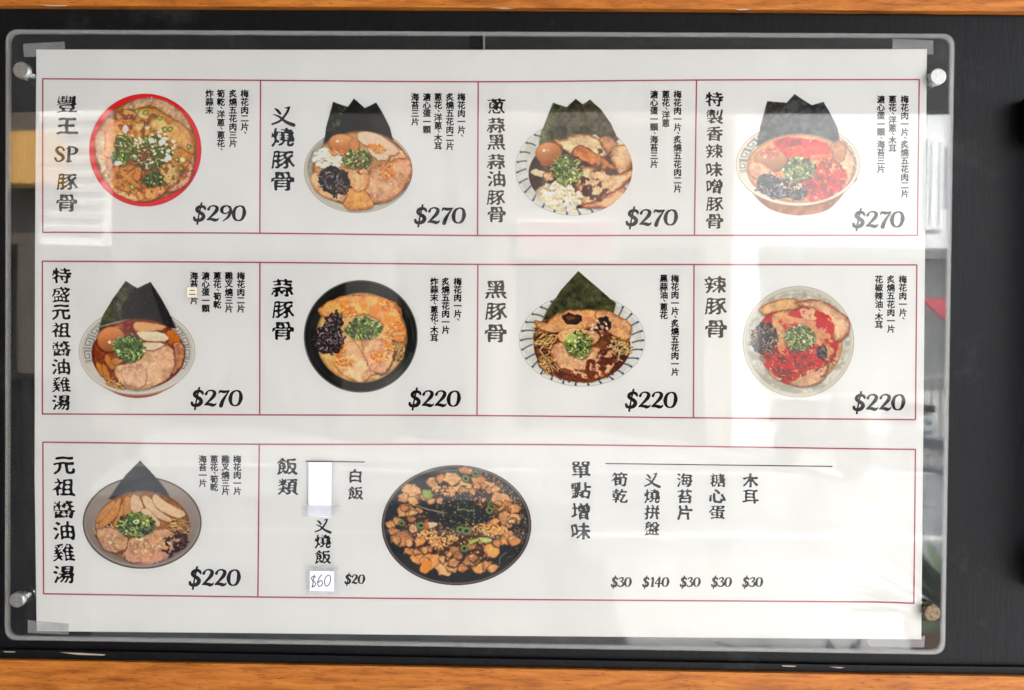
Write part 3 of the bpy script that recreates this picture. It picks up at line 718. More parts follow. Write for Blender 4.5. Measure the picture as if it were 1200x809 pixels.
# ------------------------------------------------------------------ the printed food photographs
# Each is a flat print: a fine sheet of faces cut to the outline of the bowl, coloured point by point.
class Pic:
    LAB = ['bowl']
    def __init__(s, ox, oy, sc, x0, y0, x1, y1, seed):
        s.o = (ox, oy, sc); st = sc / 1.75
        s.X, s.Y = np.meshgrid(np.arange(x0, x1, st), np.arange(y0, y1, st), indexing='ij'); s.st = st
        s.x0, s.y0 = x0, y0
        s.rgb = np.full(s.X.shape + (3,), 232.); s.a = np.zeros(s.X.shape); s.lab = np.zeros(s.X.shape, int)
        s.food = np.zeros(s.X.shape); s.seed = seed; s.rg = np.random.default_rng(seed); s.names = ['bowl']
        s.wx = (vnoise(s.X + 999, s.Y, 34, seed + 1) - .5) * 2; s.wy = (vnoise(s.X, s.Y + 999, 34, seed + 2) - .5) * 2
        s.fine = vnoise(s.X + 500, s.Y + 500, 9, seed + 3, 2)
    HEAPS = {'scallion_heap', 'wood_ear_shreds', 'onion_dice', 'garlic_crumbs', 'noodles', 'rice_topping', 'seaweed_shreds', 'scallion_ring'}
    def L(s, name):
        if name is None: return None
        if isinstance(name, int): return name
        if name in s.HEAPS:
            if name not in s.names: s.names.append(name)
            return s.names.index(name)
        s.names.append(name); return len(s.names) - 1
    def win(s, x0, y0, x1, y1, pad=6):
        i0 = max(0, int((x0 - pad - s.x0) / s.st)); i1 = min(s.X.shape[0], int((x1 + pad - s.x0) / s.st) + 2)
        j0 = max(0, int((y0 - pad - s.y0) / s.st)); j1 = min(s.X.shape[1], int((y1 + pad - s.y0) / s.st) + 2)
        return (slice(i0, max(i0, i1)), slice(j0, max(j0, j1)))
    def put(s, w, m, col, lab=None, solid=False):
        m = np.clip(m, 0, 1)
        c = np.asarray(col, float)
        s.rgb[w] = s.rgb[w] * (1 - m[..., None]) + c * m[..., None]
        if solid: s.a[w] = np.maximum(s.a[w], m)
        k = s.L(lab)
        if k is not None: s.lab[w] = np.where(m > .5, k, s.lab[w])
    def aa(s, sd): return np.clip(.5 - sd / s.st / 1.2, 0, 1)
    def ell(s, cx, cy, rx, ry, col, rot=0, lab=None, solid=False, op=1., warp=0., fade=0.):
        R_ = max(rx, ry) + abs(warp) + fade; w = s.win(cx - R_, cy - R_, cx + R_, cy + R_); X, Y = s.X[w] - cx, s.Y[w] - cy
        if X.size == 0: return
        if warp: X = X + warp * s.wx[w]; Y = Y + warp * s.wy[w]
        c, n = math.cos(rot), math.sin(rot); u, v = (X * c + Y * n) / rx, (-X * n + Y * c) / ry
        sd = (np.sqrt(u * u + v * v) - 1) * min(rx, ry)
        m = s.aa(sd) if not fade else np.clip(-sd / fade + .5, 0, 1)
        s.put(w, m * op, col, lab, solid); return w, sd, u, v
    def psd(s, pts, warp=0., pad=0):
        p = np.asarray(pts, float); w = s.win(*p.min(0), *p.max(0), pad=pad + abs(warp) + 8); X, Y = s.X[w], s.Y[w]
        if warp: X = X + warp * s.wx[w] + warp * .5 * (s.fine[w] - .5); Y = Y + warp * s.wy[w] - warp * .5 * (s.fine[w] - .5)
        return w, seg_sd(X, Y, [p])
    def poly(s, pts, col, lab=None, warp=0., op=1., smooth=False, solid=False):
        if smooth: pts = catmull(pts, 5, True)
        w, sd = s.psd(pts, warp); s.put(w, s.aa(sd) * op, col, lab, solid); return w, sd
    def line(s, pts, wd, col, op=1., lab=None, smooth=True, solid=False):
        p = catmull(pts, 5) if smooth and len(pts) > 2 else np.asarray(pts, float)
        w = s.win(*p.min(0), *p.max(0), pad=wd + 5); X, Y = s.X[w], s.Y[w]
        if X.size == 0: return
        d = np.full(X.shape, 1e9)
        for i in range(len(p) - 1):
            a_, b_ = p[i], p[i + 1]; dd = b_ - a_; L_ = dd @ dd + 1e-9
            t_ = np.clip(((X - a_[0]) * dd[0] + (Y - a_[1]) * dd[1]) / L_, 0, 1)
            d = np.minimum(d, np.hypot(X - a_[0] - t_ * dd[0], Y - a_[1] - t_ * dd[1]))
        s.put(w, s.aa(d - wd / 2) * op, col, lab, solid)
    def dark(s, pts, off=(3, 6), k=.45, soft=14, warp=0.):
        """soft contact shade that belongs to the printed photograph"""
        p = np.asarray(pts, float) + off; w, sd = s.psd(p, warp, soft); m = np.clip(.5 - sd / soft, 0, 1) * k
        s.rgb[w] *= (1 - m[..., None])
    def mottle(s, w, m, c1, c2, scale, seed=0, lo=.35, hi=.65, op=1.):
        n = vnoise(s.X[w], s.Y[w], scale, s.seed * 31 + seed, 4); t_ = np.clip((n - lo) / (hi - lo), 0, 1)[..., None]
        s.put(w, m * op, np.asarray(c1, float) * (1 - t_) + np.asarray(c2, float) * t_)
    # ---- ingredients
    def soup(s, cx, cy, rx, ry, c1, c2, rot=0, edge=(70, 35, 15)):
        w, sd, u, v = s.ell(cx, cy, rx, ry, c1, rot); m = s.aa(sd)
        s.food = np.zeros(s.X.shape); s.food[w] = np.clip(-sd / 10, 0, 1)
        s.mottle(w, m, c1, c2, 60, 5); s.mottle(w, m * .5, c2, c1, 14, 6, .5, .75)
        s.put(w, m * np.clip(1 + sd / 16, 0, 1) * .65, edge)
        for _ in range(40):
            a_, r = s.rg.uniform(0, 6.28), math.sqrt(s.rg.uniform(0, 1)) * .95; q = s.rg.uniform(2, 7)
            s.ell(cx + rx * r * math.cos(a_), cy + ry * r * math.sin(a_), q, q * .8, np.clip(np.array(c2) * 1.12, 0, 255), op=.35)
    def pork(s, pts, base, fat, rim, seed=0, lab='pork_slice', warp=5., rimw=12, streak=.42, shade=.5, op=1., round_=True):
        pts = catmull(pts, 5, True) if round_ else pts; s.dark(pts, (3, 6), shade, 16, warp)
        w, sd = s.psd(pts, warp); m = s.aa(sd) * op; s.put(w, m, base, lab)
        X, Y = s.X[w], s.Y[w]
        s.mottle(w, m, np.array(base) * .84, np.minimum(np.array(base) * 1.10, 255), 42, 10 + seed)
        n = vnoise(X, Y, 46, s.seed * 17 + seed, 3); f_ = np.abs(((n * 5.2) % 1) - .5) * 2
        s.put(w, m * np.clip((f_ - .62) * 3.2, 0, 1) * streak, fat)                          # fat seams
        n2 = vnoise(X, Y, 16, s.seed * 19 + seed, 2); s.put(w, m * np.clip((n2 - .62) * 5, 0, 1) * streak * .8, fat)
        s.put(w, m * np.clip((.34 - n2) * 5, 0, 1) * .3, np.array(base) * .7)
        r_ = vnoise(X + 77, Y, 30, s.seed + seed, 2) * 1.3 + .35
        s.put(w, m * np.clip(1 + sd / (rimw * r_), 0, 1) ** 1.2 * .95, rim)
        s.put(w, m * np.clip(1 + sd / 5, 0, 1) * .30 * np.clip(r_ - .2, 0, 1), np.array(rim) * .55)
        q_ = np.clip(-sd / max(6, .5 * -sd.min()), 0, 1); s.put(w, m * q_ * .38 * np.clip(.4 + n2, 0, 1), np.array(base) * .45 + np.array(fat) * .55 + 4)
        th = (s.seed * 7 + seed * 13) % 6; U = X * math.cos(th) + Y * math.sin(th); V_ = -X * math.sin(th) + Y * math.cos(th)
        fb = vnoise(U * .35 + 900 + 12 * n, V_ + 900, 9, s.seed + 5 * seed, 3); s.put(w, m * np.clip((fb - .55) * 3, 0, 1) * .2, fat); s.put(w, m * np.clip((.42 - fb) * 3, 0, 1) * .2, np.array(base) * .6)
        hl = vnoise(X, Y + 300, 10, s.seed * 7 + seed, 2); s.put(w, m * np.clip((hl - .76) * 8, 0, 1) * .7, (255, 236, 214))
        return w, m
    def plain(s, pts, c, c2, lab, edge=None, warp=2., shade=.45):
        pts = catmull(pts, 5, True); s.dark(pts, (2, 5), shade, 12); w, sd = s.psd(pts, warp); m = s.aa(sd); s.put(w, m, c, lab)
        t_ = np.clip((s.Y[w] - s.Y[w].min()) / max(1, np.ptp(s.Y[w])), 0, 1); s.put(w, m * t_ * .55, c2)
        s.mottle(w, m * .3, np.array(c) * .85, np.minimum(np.array(c) * 1.1, 255), 16, 3)
        s.put(w, m * np.clip(1 + sd / 5, 0, 1) * .7, edge if edge else np.array(c2) * .6)
    def egg(s, cx, cy, rx, ry, rot=0, c=(224, 150, 92), c2=(158, 84, 38), hl=(-.35, -.25)):
        s.ell(cx + 3, cy + 6, rx * 1.05, ry * 1.08, (60, 28, 12), rot, op=.55, fade=9)
        w, sd, u, v = s.ell(cx, cy, rx, ry, c, rot, 'egg'); m = s.aa(sd)
        g = np.clip(.5 + .7 * v + .15 * u, 0, 1); s.put(w, m * g * .85, c2)
        s.put(w, m * np.clip(.4 - v - .6 * np.abs(u + .1), 0, 1) * .5, np.minimum(np.array(c) * 1.16, 255))
        s.put(w, m * np.clip(1 + sd / 7, 0, 1) * .6, np.array(c2) * .65)
        s.mottle(w, m * .12, c2, c, 9, 8)
        s.ell(cx + hl[0] * rx, cy + hl[1] * ry, rx * .09 + 2, ry * .10 + 2, (255, 244, 225), op=.95)
        s.ell(cx + hl[0] * rx + rx * .3, cy + hl[1] * ry - 3, rx * .06 + 1, ry * .07 + 1, (255, 235, 205), op=.55)
    def nori(s, pts, c=(20, 22, 20), fleck=(96, 108, 84), dens=.3, light=0., lab='seaweed_sheet', seed=0):
        s.dark(pts, (0, -2), .55, 16); w, sd = s.psd(pts, 1.2); m = s.aa(sd); s.put(w, m, c, lab, True)
        X, Y = s.X[w], s.Y[w]
        n = vnoise(X, Y, 9, s.seed * 3 + seed, 3); n0 = vnoise(X, Y, 50, s.seed * 5 + seed, 2)
        s.put(w, m * np.clip((n - .60 + dens * (n0 - .45)) * 7, 0, 1) * .75, fleck)
        s.mottle(w, m * .4, np.array(c) * .5, np.array(c) * 1.7 + 6, 26, 2 + seed)
        if light: s.put(w, m * light * np.clip((n0 - .35) * 2.2, 0, 1), fleck)
        s.put(w, m * np.clip(1 + sd / 4, 0, 1) * .8, np.array(fleck) * .9)
        f2 = vnoise(X + 61, Y + 17, 5, s.seed + 3 * seed, 2); s.put(w, m * np.clip((f2 - .70) * 6, 0, 1) * .5, np.array(fleck) * 1.1 + 12)
        return w, m
    def scal(s, cx, cy, rx, ry, n=120, pal=None, size=(9, 16), lab='scallion_heap', dark=(78, 88, 42), rings=.4):
        rx *= .9; ry *= .9
        pal = pal or [(78, 108, 46), (104, 132, 62), (136, 158, 86), (166, 178, 112), (192, 196, 146), (56, 80, 34)]
        s.ell(cx + 2, cy + 6, rx * 1.02, ry * 1.02, (50, 40, 18), op=.5, fade=16, warp=10)
        s.ell(cx, cy, rx * .86, ry * .86, dark, op=.85, warp=9, fade=6, lab=lab)
        for _ in range(n):
            a_, r = s.rg.uniform(0, 6.28), math.sqrt(s.rg.uniform(0, 1)) ** 1.15
            x, y = cx + rx * r * math.cos(a_) , cy + ry * r * math.sin(a_)
            q = s.rg.uniform(*size) * .8; c = np.array(pal[s.rg.integers(len(pal))], float) * s.rg.uniform(.85, 1.12); c = c * .86 + c.mean() * .14
            th = s.rg.uniform(0, 3.14)
            if s.rg.random() < rings:
                e_ = s.rg.uniform(.45, .95); s.ell(x + 1, y + 2, q, q * e_, np.array(dark) * .7, th, op=.8)
                s.ell(x, y, q, q * e_, c, th, lab=lab); s.ell(x, y, q * .5, q * e_ * .45, c * .45 if s.rg.random() < .6 else np.minimum(c * 1.5, 250), th)
            else:
                dx, dy = math.cos(th) * q, math.sin(th) * q
                bend = s.rg.uniform(-.5, .5) * q
                s.line([(x - dx, y - dy + 2), (x - dy * .3 + 0 * bend, y + bend + 2), (x + dx, y + dy + 2)], q * .65, np.array(dark) * .7, .7)
                s.line([(x - dx, y - dy), (x, y + bend), (x + dx, y + dy)], q * .5, c, lab=lab)
                s.line([(x - dx, y - dy - 1), (x, y + bend - 1), (x + dx, y + dy - 1)], q * .16, np.minimum(c * 1.18, 235), .7)
    def cubes(s, cx, cy, rx, ry, n, cols, size=(8, 14), lab=None, rot=0., sh=(120, 95, 70), asp=.75):
        for _ in range(n):
            a_, r = s.rg.uniform(0, 6.28), math.sqrt(s.rg.uniform(0, 1)); ux, uy = rx * r * math.cos(a_), ry * r * math.sin(a_)
            x, y = cx + ux * math.cos(rot) - uy * math.sin(rot), cy + ux * math.sin(rot) + uy * math.cos(rot)
            q = s.rg.uniform(*size) * .62; k = s.rg.integers(4, 6); th = s.rg.uniform(0, 6.28)
            p = [(x + q * math.cos(th + 6.283 * i / k) * s.rg.uniform(.75, 1.15), y + asp * q * math.sin(th + 6.283 * i / k) * s.rg.uniform(.75, 1.15)) for i in range(k)]
            c = np.array(cols[s.rg.integers(len(cols))], float)
            s.poly([(a + 1.5, b + 3) for a, b in p], sh, op=.55); s.poly(p, c * s.rg.uniform(.9, 1.06), lab)
            s.ell(x - q * .2, y - q * .25, q * .35, q * .3, np.minimum(c * 1.16, 255), op=.7)
    def wood_ear(s, cx, cy, rx, ry, n=55, rot=0., c0=(26, 17, 16), pal=((44, 31, 30), (68, 52, 50), (94, 77, 76), (30, 19, 18), (56, 39, 35)), warp=14):
        s.ell(cx, cy, rx, ry, c0, rot, lab='wood_ear_shreds', warp=warp)
        for _ in range(n):
            a_, r = s.rg.uniform(0, 6.28), math.sqrt(s.rg.uniform(0, 1)) * .92; ux, uy = rx * r * math.cos(a_), ry * r * math.sin(a_)
            x, y = cx + ux * math.cos(rot) - uy * math.sin(rot), cy + ux * math.sin(rot) + uy * math.cos(rot)
            th = s.rg.uniform(0, 6.28); L_ = s.rg.uniform(12, 34); k = s.rg.uniform(-1.3, 1.3); pts = []
            for i in range(5): pts.append((x, y)); x += L_ / 4 * math.cos(th); y += L_ / 4 * math.sin(th); th += k * .6
            wd = s.rg.uniform(5, 9); c = np.array(pal[s.rg.integers(len(pal))], float) * 1.35
            s.line([(a, b + 2) for a, b in pts], wd + 3, np.array(c0) * .6, .85); s.line(pts, wd, c, lab='wood_ear_shreds')
            s.line([(a - 1, b - 1.5) for a, b in pts], wd * .25, np.minimum(c * 2.2 + 30, 220), .8)
    def noodles(s, cx, cy, rx, ry, n=40, rot=0., th0=.6, spread=.5, cols=((222, 186, 130), (200, 158, 100), (236, 206, 156)), dark=(90, 52, 24), curl=.4):
        s.ell(cx, cy, rx, ry, dark, rot, op=.8, warp=8, lab='noodles')
        for _ in range(n):
            a_, r = s.rg.uniform(0, 6.28), math.sqrt(s.rg.uniform(0, 1)) * .9; ux, uy = rx * r * math.cos(a_), ry * r * math.sin(a_)
            x, y = cx + ux * math.cos(rot) - uy * math.sin(rot), cy + ux * math.sin(rot) + uy * math.cos(rot)
            th = th0 + s.rg.normal(0, spread); k = s.rg.normal(0, curl); L_ = s.rg.uniform(25, 60); x -= L_ / 2 * math.cos(th); y -= L_ / 2 * math.sin(th); pts = []
            for i in range(6): pts.append((x, y)); x += L_ / 5 * math.cos(th); y += L_ / 5 * math.sin(th); th += k * .5
            c = np.array(cols[s.rg.integers(len(cols))], float)
            s.line([(a + 1, b + 2) for a, b in pts], 7, dark, .8); s.line(pts, 5, c, lab='noodles'); s.line([(a, b - 1) for a, b in pts], 1.6, np.minimum(c * 1.12, 255), .7)
    def area_noise(s, pts, col, scale, thr, op=.9, seed=0, warp=8, soft=5.):
        pts = catmull(pts, 4, True); w, sd = s.psd(pts, warp); m = s.aa(sd); n = vnoise(s.X[w], s.Y[w], scale, s.seed + 91 + seed, 3)
        s.put(w, m * np.clip((n - thr) * soft * 2, 0, 1) * op, col)
    def rim_ring(s, cx, cy, rx, ry, layers):
        """nested ellipses: (shrink px, colour)"""
        for k, (d, c) in enumerate(layers): s.ell(cx, cy, rx - d, ry - d, c, solid=True)
    def build(s, label, gain, veil=.012):
        ox, oy, sc = s.o; nx, ny = s.X.shape
        # break every painted outline inside the bowl into small irregular steps, then lift local contrast as the photograph does
        soft_ = {'egg': .12, 'chicken_slice': .35, 'bamboo_strip': .45, 'seaweed_sheet': .45}; wt = np.array([soft_.get(n_, 1.) for n_ in s.names])
        food = np.maximum(s.food, (s.lab > 0) * .6) * wt[s.lab]
        def wob(scale, amp, k):
            return (vnoise(s.X + 50, s.Y + 50, scale, s.seed * 5 + k, 2) - .5) * 2 * amp
        dx = (wob(26, 7, 1) + wob(9, 2.6, 2)) * food / s.st; dy = (wob(26, 7, 3) + wob(9, 2.6, 4)) * food / s.st
        I, J = np.meshgrid(np.arange(nx), np.arange(ny), indexing='ij'); fi = np.clip(I + dx, 0, nx - 1.001); fj = np.clip(J + dy, 0, ny - 1.001)
        i0, j0 = fi.astype(int), fj.astype(int); a_, b_ = (fi - i0)[..., None], (fj - j0)[..., None]; G = s.rgb
        s.rgb = G[i0, j0] * (1 - a_) * (1 - b_) + G[i0 + 1, j0] * a_ * (1 - b_) + G[i0, j0 + 1] * (1 - a_) * b_ + G[i0 + 1, j0 + 1] * a_ * b_
        s.lab = s.lab[np.rint(fi).astype(int), np.rint(fj).astype(int)]
        t1, t2 = vnoise(s.X + 7, s.Y + 7, 7, s.seed + 61, 2) - .5, vnoise(s.X + 9, s.Y + 9, 22, s.seed + 62, 3) - .5
        s.rgb = s.rgb * (1 + food[..., None] * (t1 * .12 + t2 * .20)[..., None])
        s.rgb[..., 0] += food * 10 * t2; s.rgb[..., 2] -= food * 26 * t2
        sp_ = vnoise(s.X + 21, s.Y + 33, 6.5, s.seed + 63, 1); s.rgb += (food * np.clip((sp_ - .90) * 9, 0, 1) * 50)[..., None]
        tone = food * np.array([0. if n_ in ('onion_dice', 'chicken_slice', 'wood_ear_shreds') else 1. for n_ in s.names])[s.lab]
        s.rgb[..., 2] *= 1 - .10 * tone; s.rgb[..., 1] *= 1 - .01 * tone
        lum = s.rgb.mean(-1, keepdims=True); f3 = np.clip(food * 1.5, 0, 1)[..., None]
        s.rgb = s.rgb * (1 - f3) + f3 * np.clip(128 + ((lum + (s.rgb - lum) * .98) - 122) * 1.10, 0, 255)
        bl = s.rgb.copy()
        for k_ in (1, 2, 3):
            bl = (bl + np.roll(bl, k_, 0) + np.roll(bl, -k_, 0) + np.roll(bl, k_, 1) + np.roll(bl, -k_, 1)) / 5
        s.rgb = s.rgb + (s.rgb - bl) * .3 * food[..., None]
        grain_ = 1 + (np.random.default_rng(s.seed).random((nx, ny, 1)) - .5) * .05
        c = np.clip(s.rgb * grain_, 0, 255) / 255; c = c * s.a[..., None] + (1 - s.a[..., None]) * .90
        # print and photograph soften a little
        for _ in range(1): c = (c * 4 + np.roll(c, 1, 0) + np.roll(c, -1, 0) + np.roll(c, 1, 1) + np.roll(c, -1, 1)) / 8
        lin = np.where(c <= .04045, c / 12.92, ((c + .055) / 1.055) ** 2.4)
        lin = np.clip((lin - veil) * gain, .004, .82)
        idx = np.arange(nx * ny).reshape(nx, ny)
        Q = np.stack([idx[:-1, :-1], idx[1:, :-1], idx[1:, 1:], idx[:-1, 1:]], -1).reshape(-1, 4)
        keepq = (s.a.ravel()[Q].mean(1) > .35); lab = s.lab.ravel()[Q].max(1) if False else s.lab[:-1, :-1].ravel()
        P = np.stack([ox + s.X.ravel() / sc, oy + s.Y.ravel() / sc], 1); W_ = px(P, Y_INK); col = np.concatenate([lin.reshape(-1, 3), np.ones((nx * ny, 1))], 1)
        # islands: a slice cut in two by what lies on it becomes two pieces, crumbs of it fall back to the print
        lab = lab.copy().reshape(nx - 1, ny - 1); kq = keepq.reshape(nx - 1, ny - 1); names = list(s.names); comp = np.where(kq, np.arange((nx - 1) * (ny - 1)).reshape(nx - 1, ny - 1), -1)
        for _ in range(400):
            old = comp.copy()
            for ax in (0, 1):
                for d in (1, -1):
                    sh = np.roll(comp, d, ax); ls = np.roll(lab, d, ax)
                    sl = [slice(None), slice(None)]; sl[ax] = slice(0, 1) if d == 1 else slice(-1, None)
                    sh = sh.copy(); sh[tuple(sl)] = -1
                    comp = np.where((ls == lab) & kq, np.maximum(comp, sh), comp)
            comp = np.where(kq, comp.ravel()[np.maximum(comp, 0)], -1)
            if (comp == old).all(): break
        for k in range(1, len(s.names)):
            if names[k] in s.HEAPS: continue
            ids, ct = np.unique(comp[(lab == k) & kq], return_counts=True); first = True
            for i_, c_ in zip(ids, ct):
                here = (comp == i_) & (lab == k)
                if c_ < 60: lab[here] = 0
                elif first: first = False
                else: names.append(names[k]); lab[here] = len(names) - 1
        s.names = names; lab = lab.ravel()
        root = None
        for k, nm in enumerate(s.names):
            q = Q[keepq & (lab == k)]
            if len(q) < 40 and k: 
                if len(q): lab[keepq & (lab == k)] = 0
        for k, nm in enumerate(s.names):
            q = Q[keepq & (lab == k)]
            if not len(q): continue
            u, inv = np.unique(q.ravel(), return_inverse=True); q = inv.reshape(-1, 4)
            o = mesh_obj('dish_photo' if k == 0 else nm, W_[u], q, M_PHOTO)
            ca = o.data.color_attributes.new('Col', 'FLOAT_COLOR', 'POINT'); ca.data.foreach_set('color', col[u].astype(np.float32).ravel())
            if k == 0: root = keep(o, menu); o['label'] = label
            else:
                o.parent = root
                if nm in s.HEAPS: o['kind'] = 'stuff'
        return root
GREEN_B = [(98, 122, 58), (130, 150, 78), (162, 176, 104), (184, 192, 132), (200, 204, 156), (76, 96, 44)]
def arc_pts(cx, cy, rx, ry, a0, a1, n=12): return [(cx + rx * math.cos(math.radians(a)), cy + ry * math.sin(math.radians(a))) for a in np.linspace(a0, a1, n)]
def keyband(P, cx, cy, rx, ry, band, angs, col, wd=5, fac=None):
    """square spirals set along the inside of a rim"""
    for a0 in angs:
        sp = [(-1, 1), (-1, -1), (1, -1), (1, .75), (-.45, .75), (-.45, -.4), (.4, -.4), (.4, .2)]
        pts = []
        for i in range(len(sp)):
            p, q = sp[i], sp[min(i + 1, len(sp) - 1)]
            for t_ in (0, .5):
                u, v = p[0] * (1 - t_) + q[0] * t_, p[1] * (1 - t_) + q[1] * t_
                a_ = math.radians(a0 + u * 7.5); r = band[0] + (band[1] - band[0]) * (v + 1) / 2
                pts.append((cx + rx * r * math.cos(a_), cy + ry * r * math.sin(a_)))
        P.line(pts, wd, col, .85, smooth=False)
        # joining stems
        for u in (-1.35, ):
            a_ = math.radians(a0 + u * 7.5)
            P.line([(cx + rx * band[0] * math.cos(a_), cy + ry * band[0] * math.sin(a_)), (cx + rx * band[1] * math.cos(a_), cy + ry * band[1] * math.sin(a_))], wd * .6, col, .6)

# 1: rich broth in a red bowl
P = Pic(95, 95, 5.053, 30, 60, 730, 760, 11)
P.rim_ring(380, 410, 333, 335, [(0, (120, 12, 18)), (3, (196, 22, 32)), (14, (226, 34, 46)), (22, (205, 20, 34)), (30, (150, 14, 22))])
P.soup(384, 408, 302, 304, (190, 138, 70), (158, 104, 42))
P.pork([(240, 160), (330, 108), (440, 100), (540, 140), (620, 215), (655, 300), (600, 262), (520, 205), (420, 155), (320, 168)], (168, 132, 112), (200, 172, 156), (110, 66, 46), 1)
P.pork([(88, 320), (130, 290), (150, 360), (140, 470), (165, 560), (120, 540), (86, 430)], (196, 158, 138), (222, 196, 180), (140, 84, 50), 2)
P.pork([(150, 300), (210, 240), (265, 238), (250, 330), (210, 430), (140, 440)], (216, 140, 84), (234, 172, 120), (176, 92, 42), 3)
P.pork([(500, 260), (590, 246), (655, 330), (668, 430), (600, 400), (520, 360)], (196, 138, 86), (214, 168, 124), (142, 84, 42), 4)
P.pork([(470, 650), (560, 610), (620, 520), (668, 440), (660, 540), (620, 615), (540, 655)], (186, 136, 108), (218, 186, 164), (120, 62, 34), 5)
P.pork([(165, 590), (230, 640), (330, 672), (430, 690), (340, 712), (250, 690), (190, 650)], (220, 160, 112), (238, 196, 160), (150, 82, 40), 6)
P.pork([(330, 650), (440, 620), (500, 640), (440, 700), (350, 710)], (206, 132, 72), (230, 170, 120), (150, 80, 36), 7)
P.plain([(185, 215), (230, 175), (290, 170), (330, 200), (260, 220)], (196, 136, 72), (150, 92, 44), None)
P.area_noise([(180, 190), (420, 170), (430, 300), (200, 290)], (96, 52, 24), 26, .5, .75, 1)
P.area_noise([(330, 150), (640, 230), (640, 420), (420, 300)], (140, 112, 44), 30, .58, .4, 2)
P.area_noise([(150, 500), (640, 470), (600, 660), (250, 690)], (110, 58, 24), 22, .5, .7, 3)
P.area_noise([(120, 240), (300, 240), (280, 600), (130, 560)], (232, 120, 56), 20, .56, .8, 4)
for x, y, r in ((365, 196, 26), (462, 258, 34), (340, 272, 20)): P.ell(x, y, r * 1.3, r, (232, 196, 140), op=.7, fade=18, warp=8)
P.scal(250, 370, 62, 70, 40, size=(9, 17)); P.scal(240, 455, 72, 52, 46, [(120, 160, 60), (86, 128, 48), (160, 190, 90), (54, 88, 32)])
P.scal(410, 420, 130, 120, 90, [(78, 104, 50), (112, 136, 74), (168, 178, 116), (210, 206, 164), (54, 78, 32)], size=(8, 15)); P.scal(430, 580, 76, 54, 46, [(52, 84, 34), (84, 120, 52), (36, 60, 26)])
P.scal(520, 420, 30, 34, 14)
P.cubes(400, 380, 200, 110, 46, [(240, 224, 196), (232, 206, 168), (222, 192, 150)], (12, 26), 'onion_dice'); P.cubes(360, 400, 260, 230, 80, [(226, 130, 66), (238, 170, 100), (206, 150, 92)], (6, 12))
for (x, y) in ((466, 220), (496, 286), (526, 284), (385, 340), (146, 556), (300, 630), (566, 468), (590, 520), (384, 188), (330, 178), (640, 392)):
    P.ell(x, y, 17, 16, (84, 106, 44)); P.ell(x, y, 10, 9, (168, 152, 84))
P.ell(518, 456, 20, 19, (240, 228, 208)); P.ell(220, 488, 22, 14, (238, 226, 200)); P.ell(262, 286, 16, 22, (240, 226, 206)); P.ell(600, 468, 16, 14, (236, 214, 176)); P.ell(480, 360, 20, 22, (242, 226, 206)); P.ell(414, 352, 17, 15, (240, 222, 200))
P.plain([(304, 575), (330, 512), (358, 524), (342, 592)], (196, 122, 58), (150, 80, 34), 'bamboo_piece'); P.plain([(268, 520), (300, 498), (318, 512), (286, 536)], (190, 120, 60), (140, 78, 36), 'bamboo_piece')
P.area_noise([(340, 400), (420, 390), (410, 480), (350, 470)], (120, 50, 36), 10, .48, .8, 7)
P.area_noise([(480, 500), (560, 500), (560, 610), (500, 600)], (196, 188, 156), 12, .45, .6, 8)
P.line(arc_pts(380, 410, 326, 328, 150, 215), 6, (240, 90, 96), .5); P.line(arc_pts(380, 410, 322, 324, 20, 75), 7, (170, 12, 24), .6)
P.build('overhead ramen in a bright red bowl', 1.4)

def oval_bowl_shadow(P, cx, cy, rx, ry, c=(150, 140, 128)): P.ell(cx, cy + 4, rx, ry, c, solid=True)

# 2: pale oval bowl, three sheets of seaweed
P = Pic(345, 105, 5.056, 40, 40, 720, 745, 22)
P.rim_ring(378, 480, 322, 252, [(0, (128, 118, 102)), (4, (206, 198, 182)), (12, (184, 178, 160)), (20, (198, 192, 176))])
w_, sd_, u_, v_ = P.ell(376, 462, 298, 232, (176, 172, 158)); P.mottle(w_, P.aa(sd_), (150, 148, 136), (204, 200, 188), 22, 4)
for a_ in range(40): P.line(arc_pts(376, 464 + P.rg.uniform(-6, 6), 300 - P.rg.uniform(0, 40), 232 - P.rg.uniform(0, 30), 150 + P.rg.uniform(-10, 40), 200 + P.rg.uniform(0, 40)), 1.5, (130, 126, 116), .4)
P.nori([(228, 72), (345, 112), (330, 330), (205, 360), (174, 325), (186, 230)], (28, 30, 26), (128, 132, 108), .9, .12)
P.nori([(352, 52), (440, 130), (440, 330), (260, 330), (262, 240), (290, 140)], (20, 19, 19), (60, 58, 54), .15, seed=4)
P.nori([(484, 76), (530, 150), (568, 230), (592, 330), (440, 330), (380, 250), (418, 110)], (18, 17, 17), (66, 60, 54), .15, seed=8)
P.soup(395, 470, 288, 224, (200, 158, 112), (176, 128, 82))
P.pork([(560, 380), (620, 350), (690, 420), (690, 520), (630, 600), (560, 560)], (206, 156, 122), (226, 190, 164), (150, 84, 48), 1)
P.pork([(455, 470), (540, 430), (640, 405), (690, 420), (698, 480), (670, 560), (600, 640), (500, 676), (420, 650), (380, 560)], (204, 148, 118), (228, 192, 168), (146, 78, 42), 2, rimw=24)
P.pork([(262, 600), (330, 560), (420, 600), (468, 672), (440, 706), (330, 716), (280, 668)], (222, 150, 84), (238, 186, 130), (172, 88, 32), 3)
P.pork([(96, 520), (150, 490), (300, 600), (290, 660), (210, 652), (128, 600)], (222, 170, 132), (238, 204, 176), (176, 92, 44), 4)
P.pork([(330, 470), (420, 460), (440, 560), (370, 600), (300, 540)], (220, 160, 118), (240, 204, 172), (190, 116, 70), 5, rimw=6)
P.plain([(376, 262), (420, 250), (500, 268), (580, 320), (618, 368), (560, 392), (470, 350), (390, 312)], (232, 200, 174), (214, 168, 136), 'chicken_slice', (180, 120, 84))
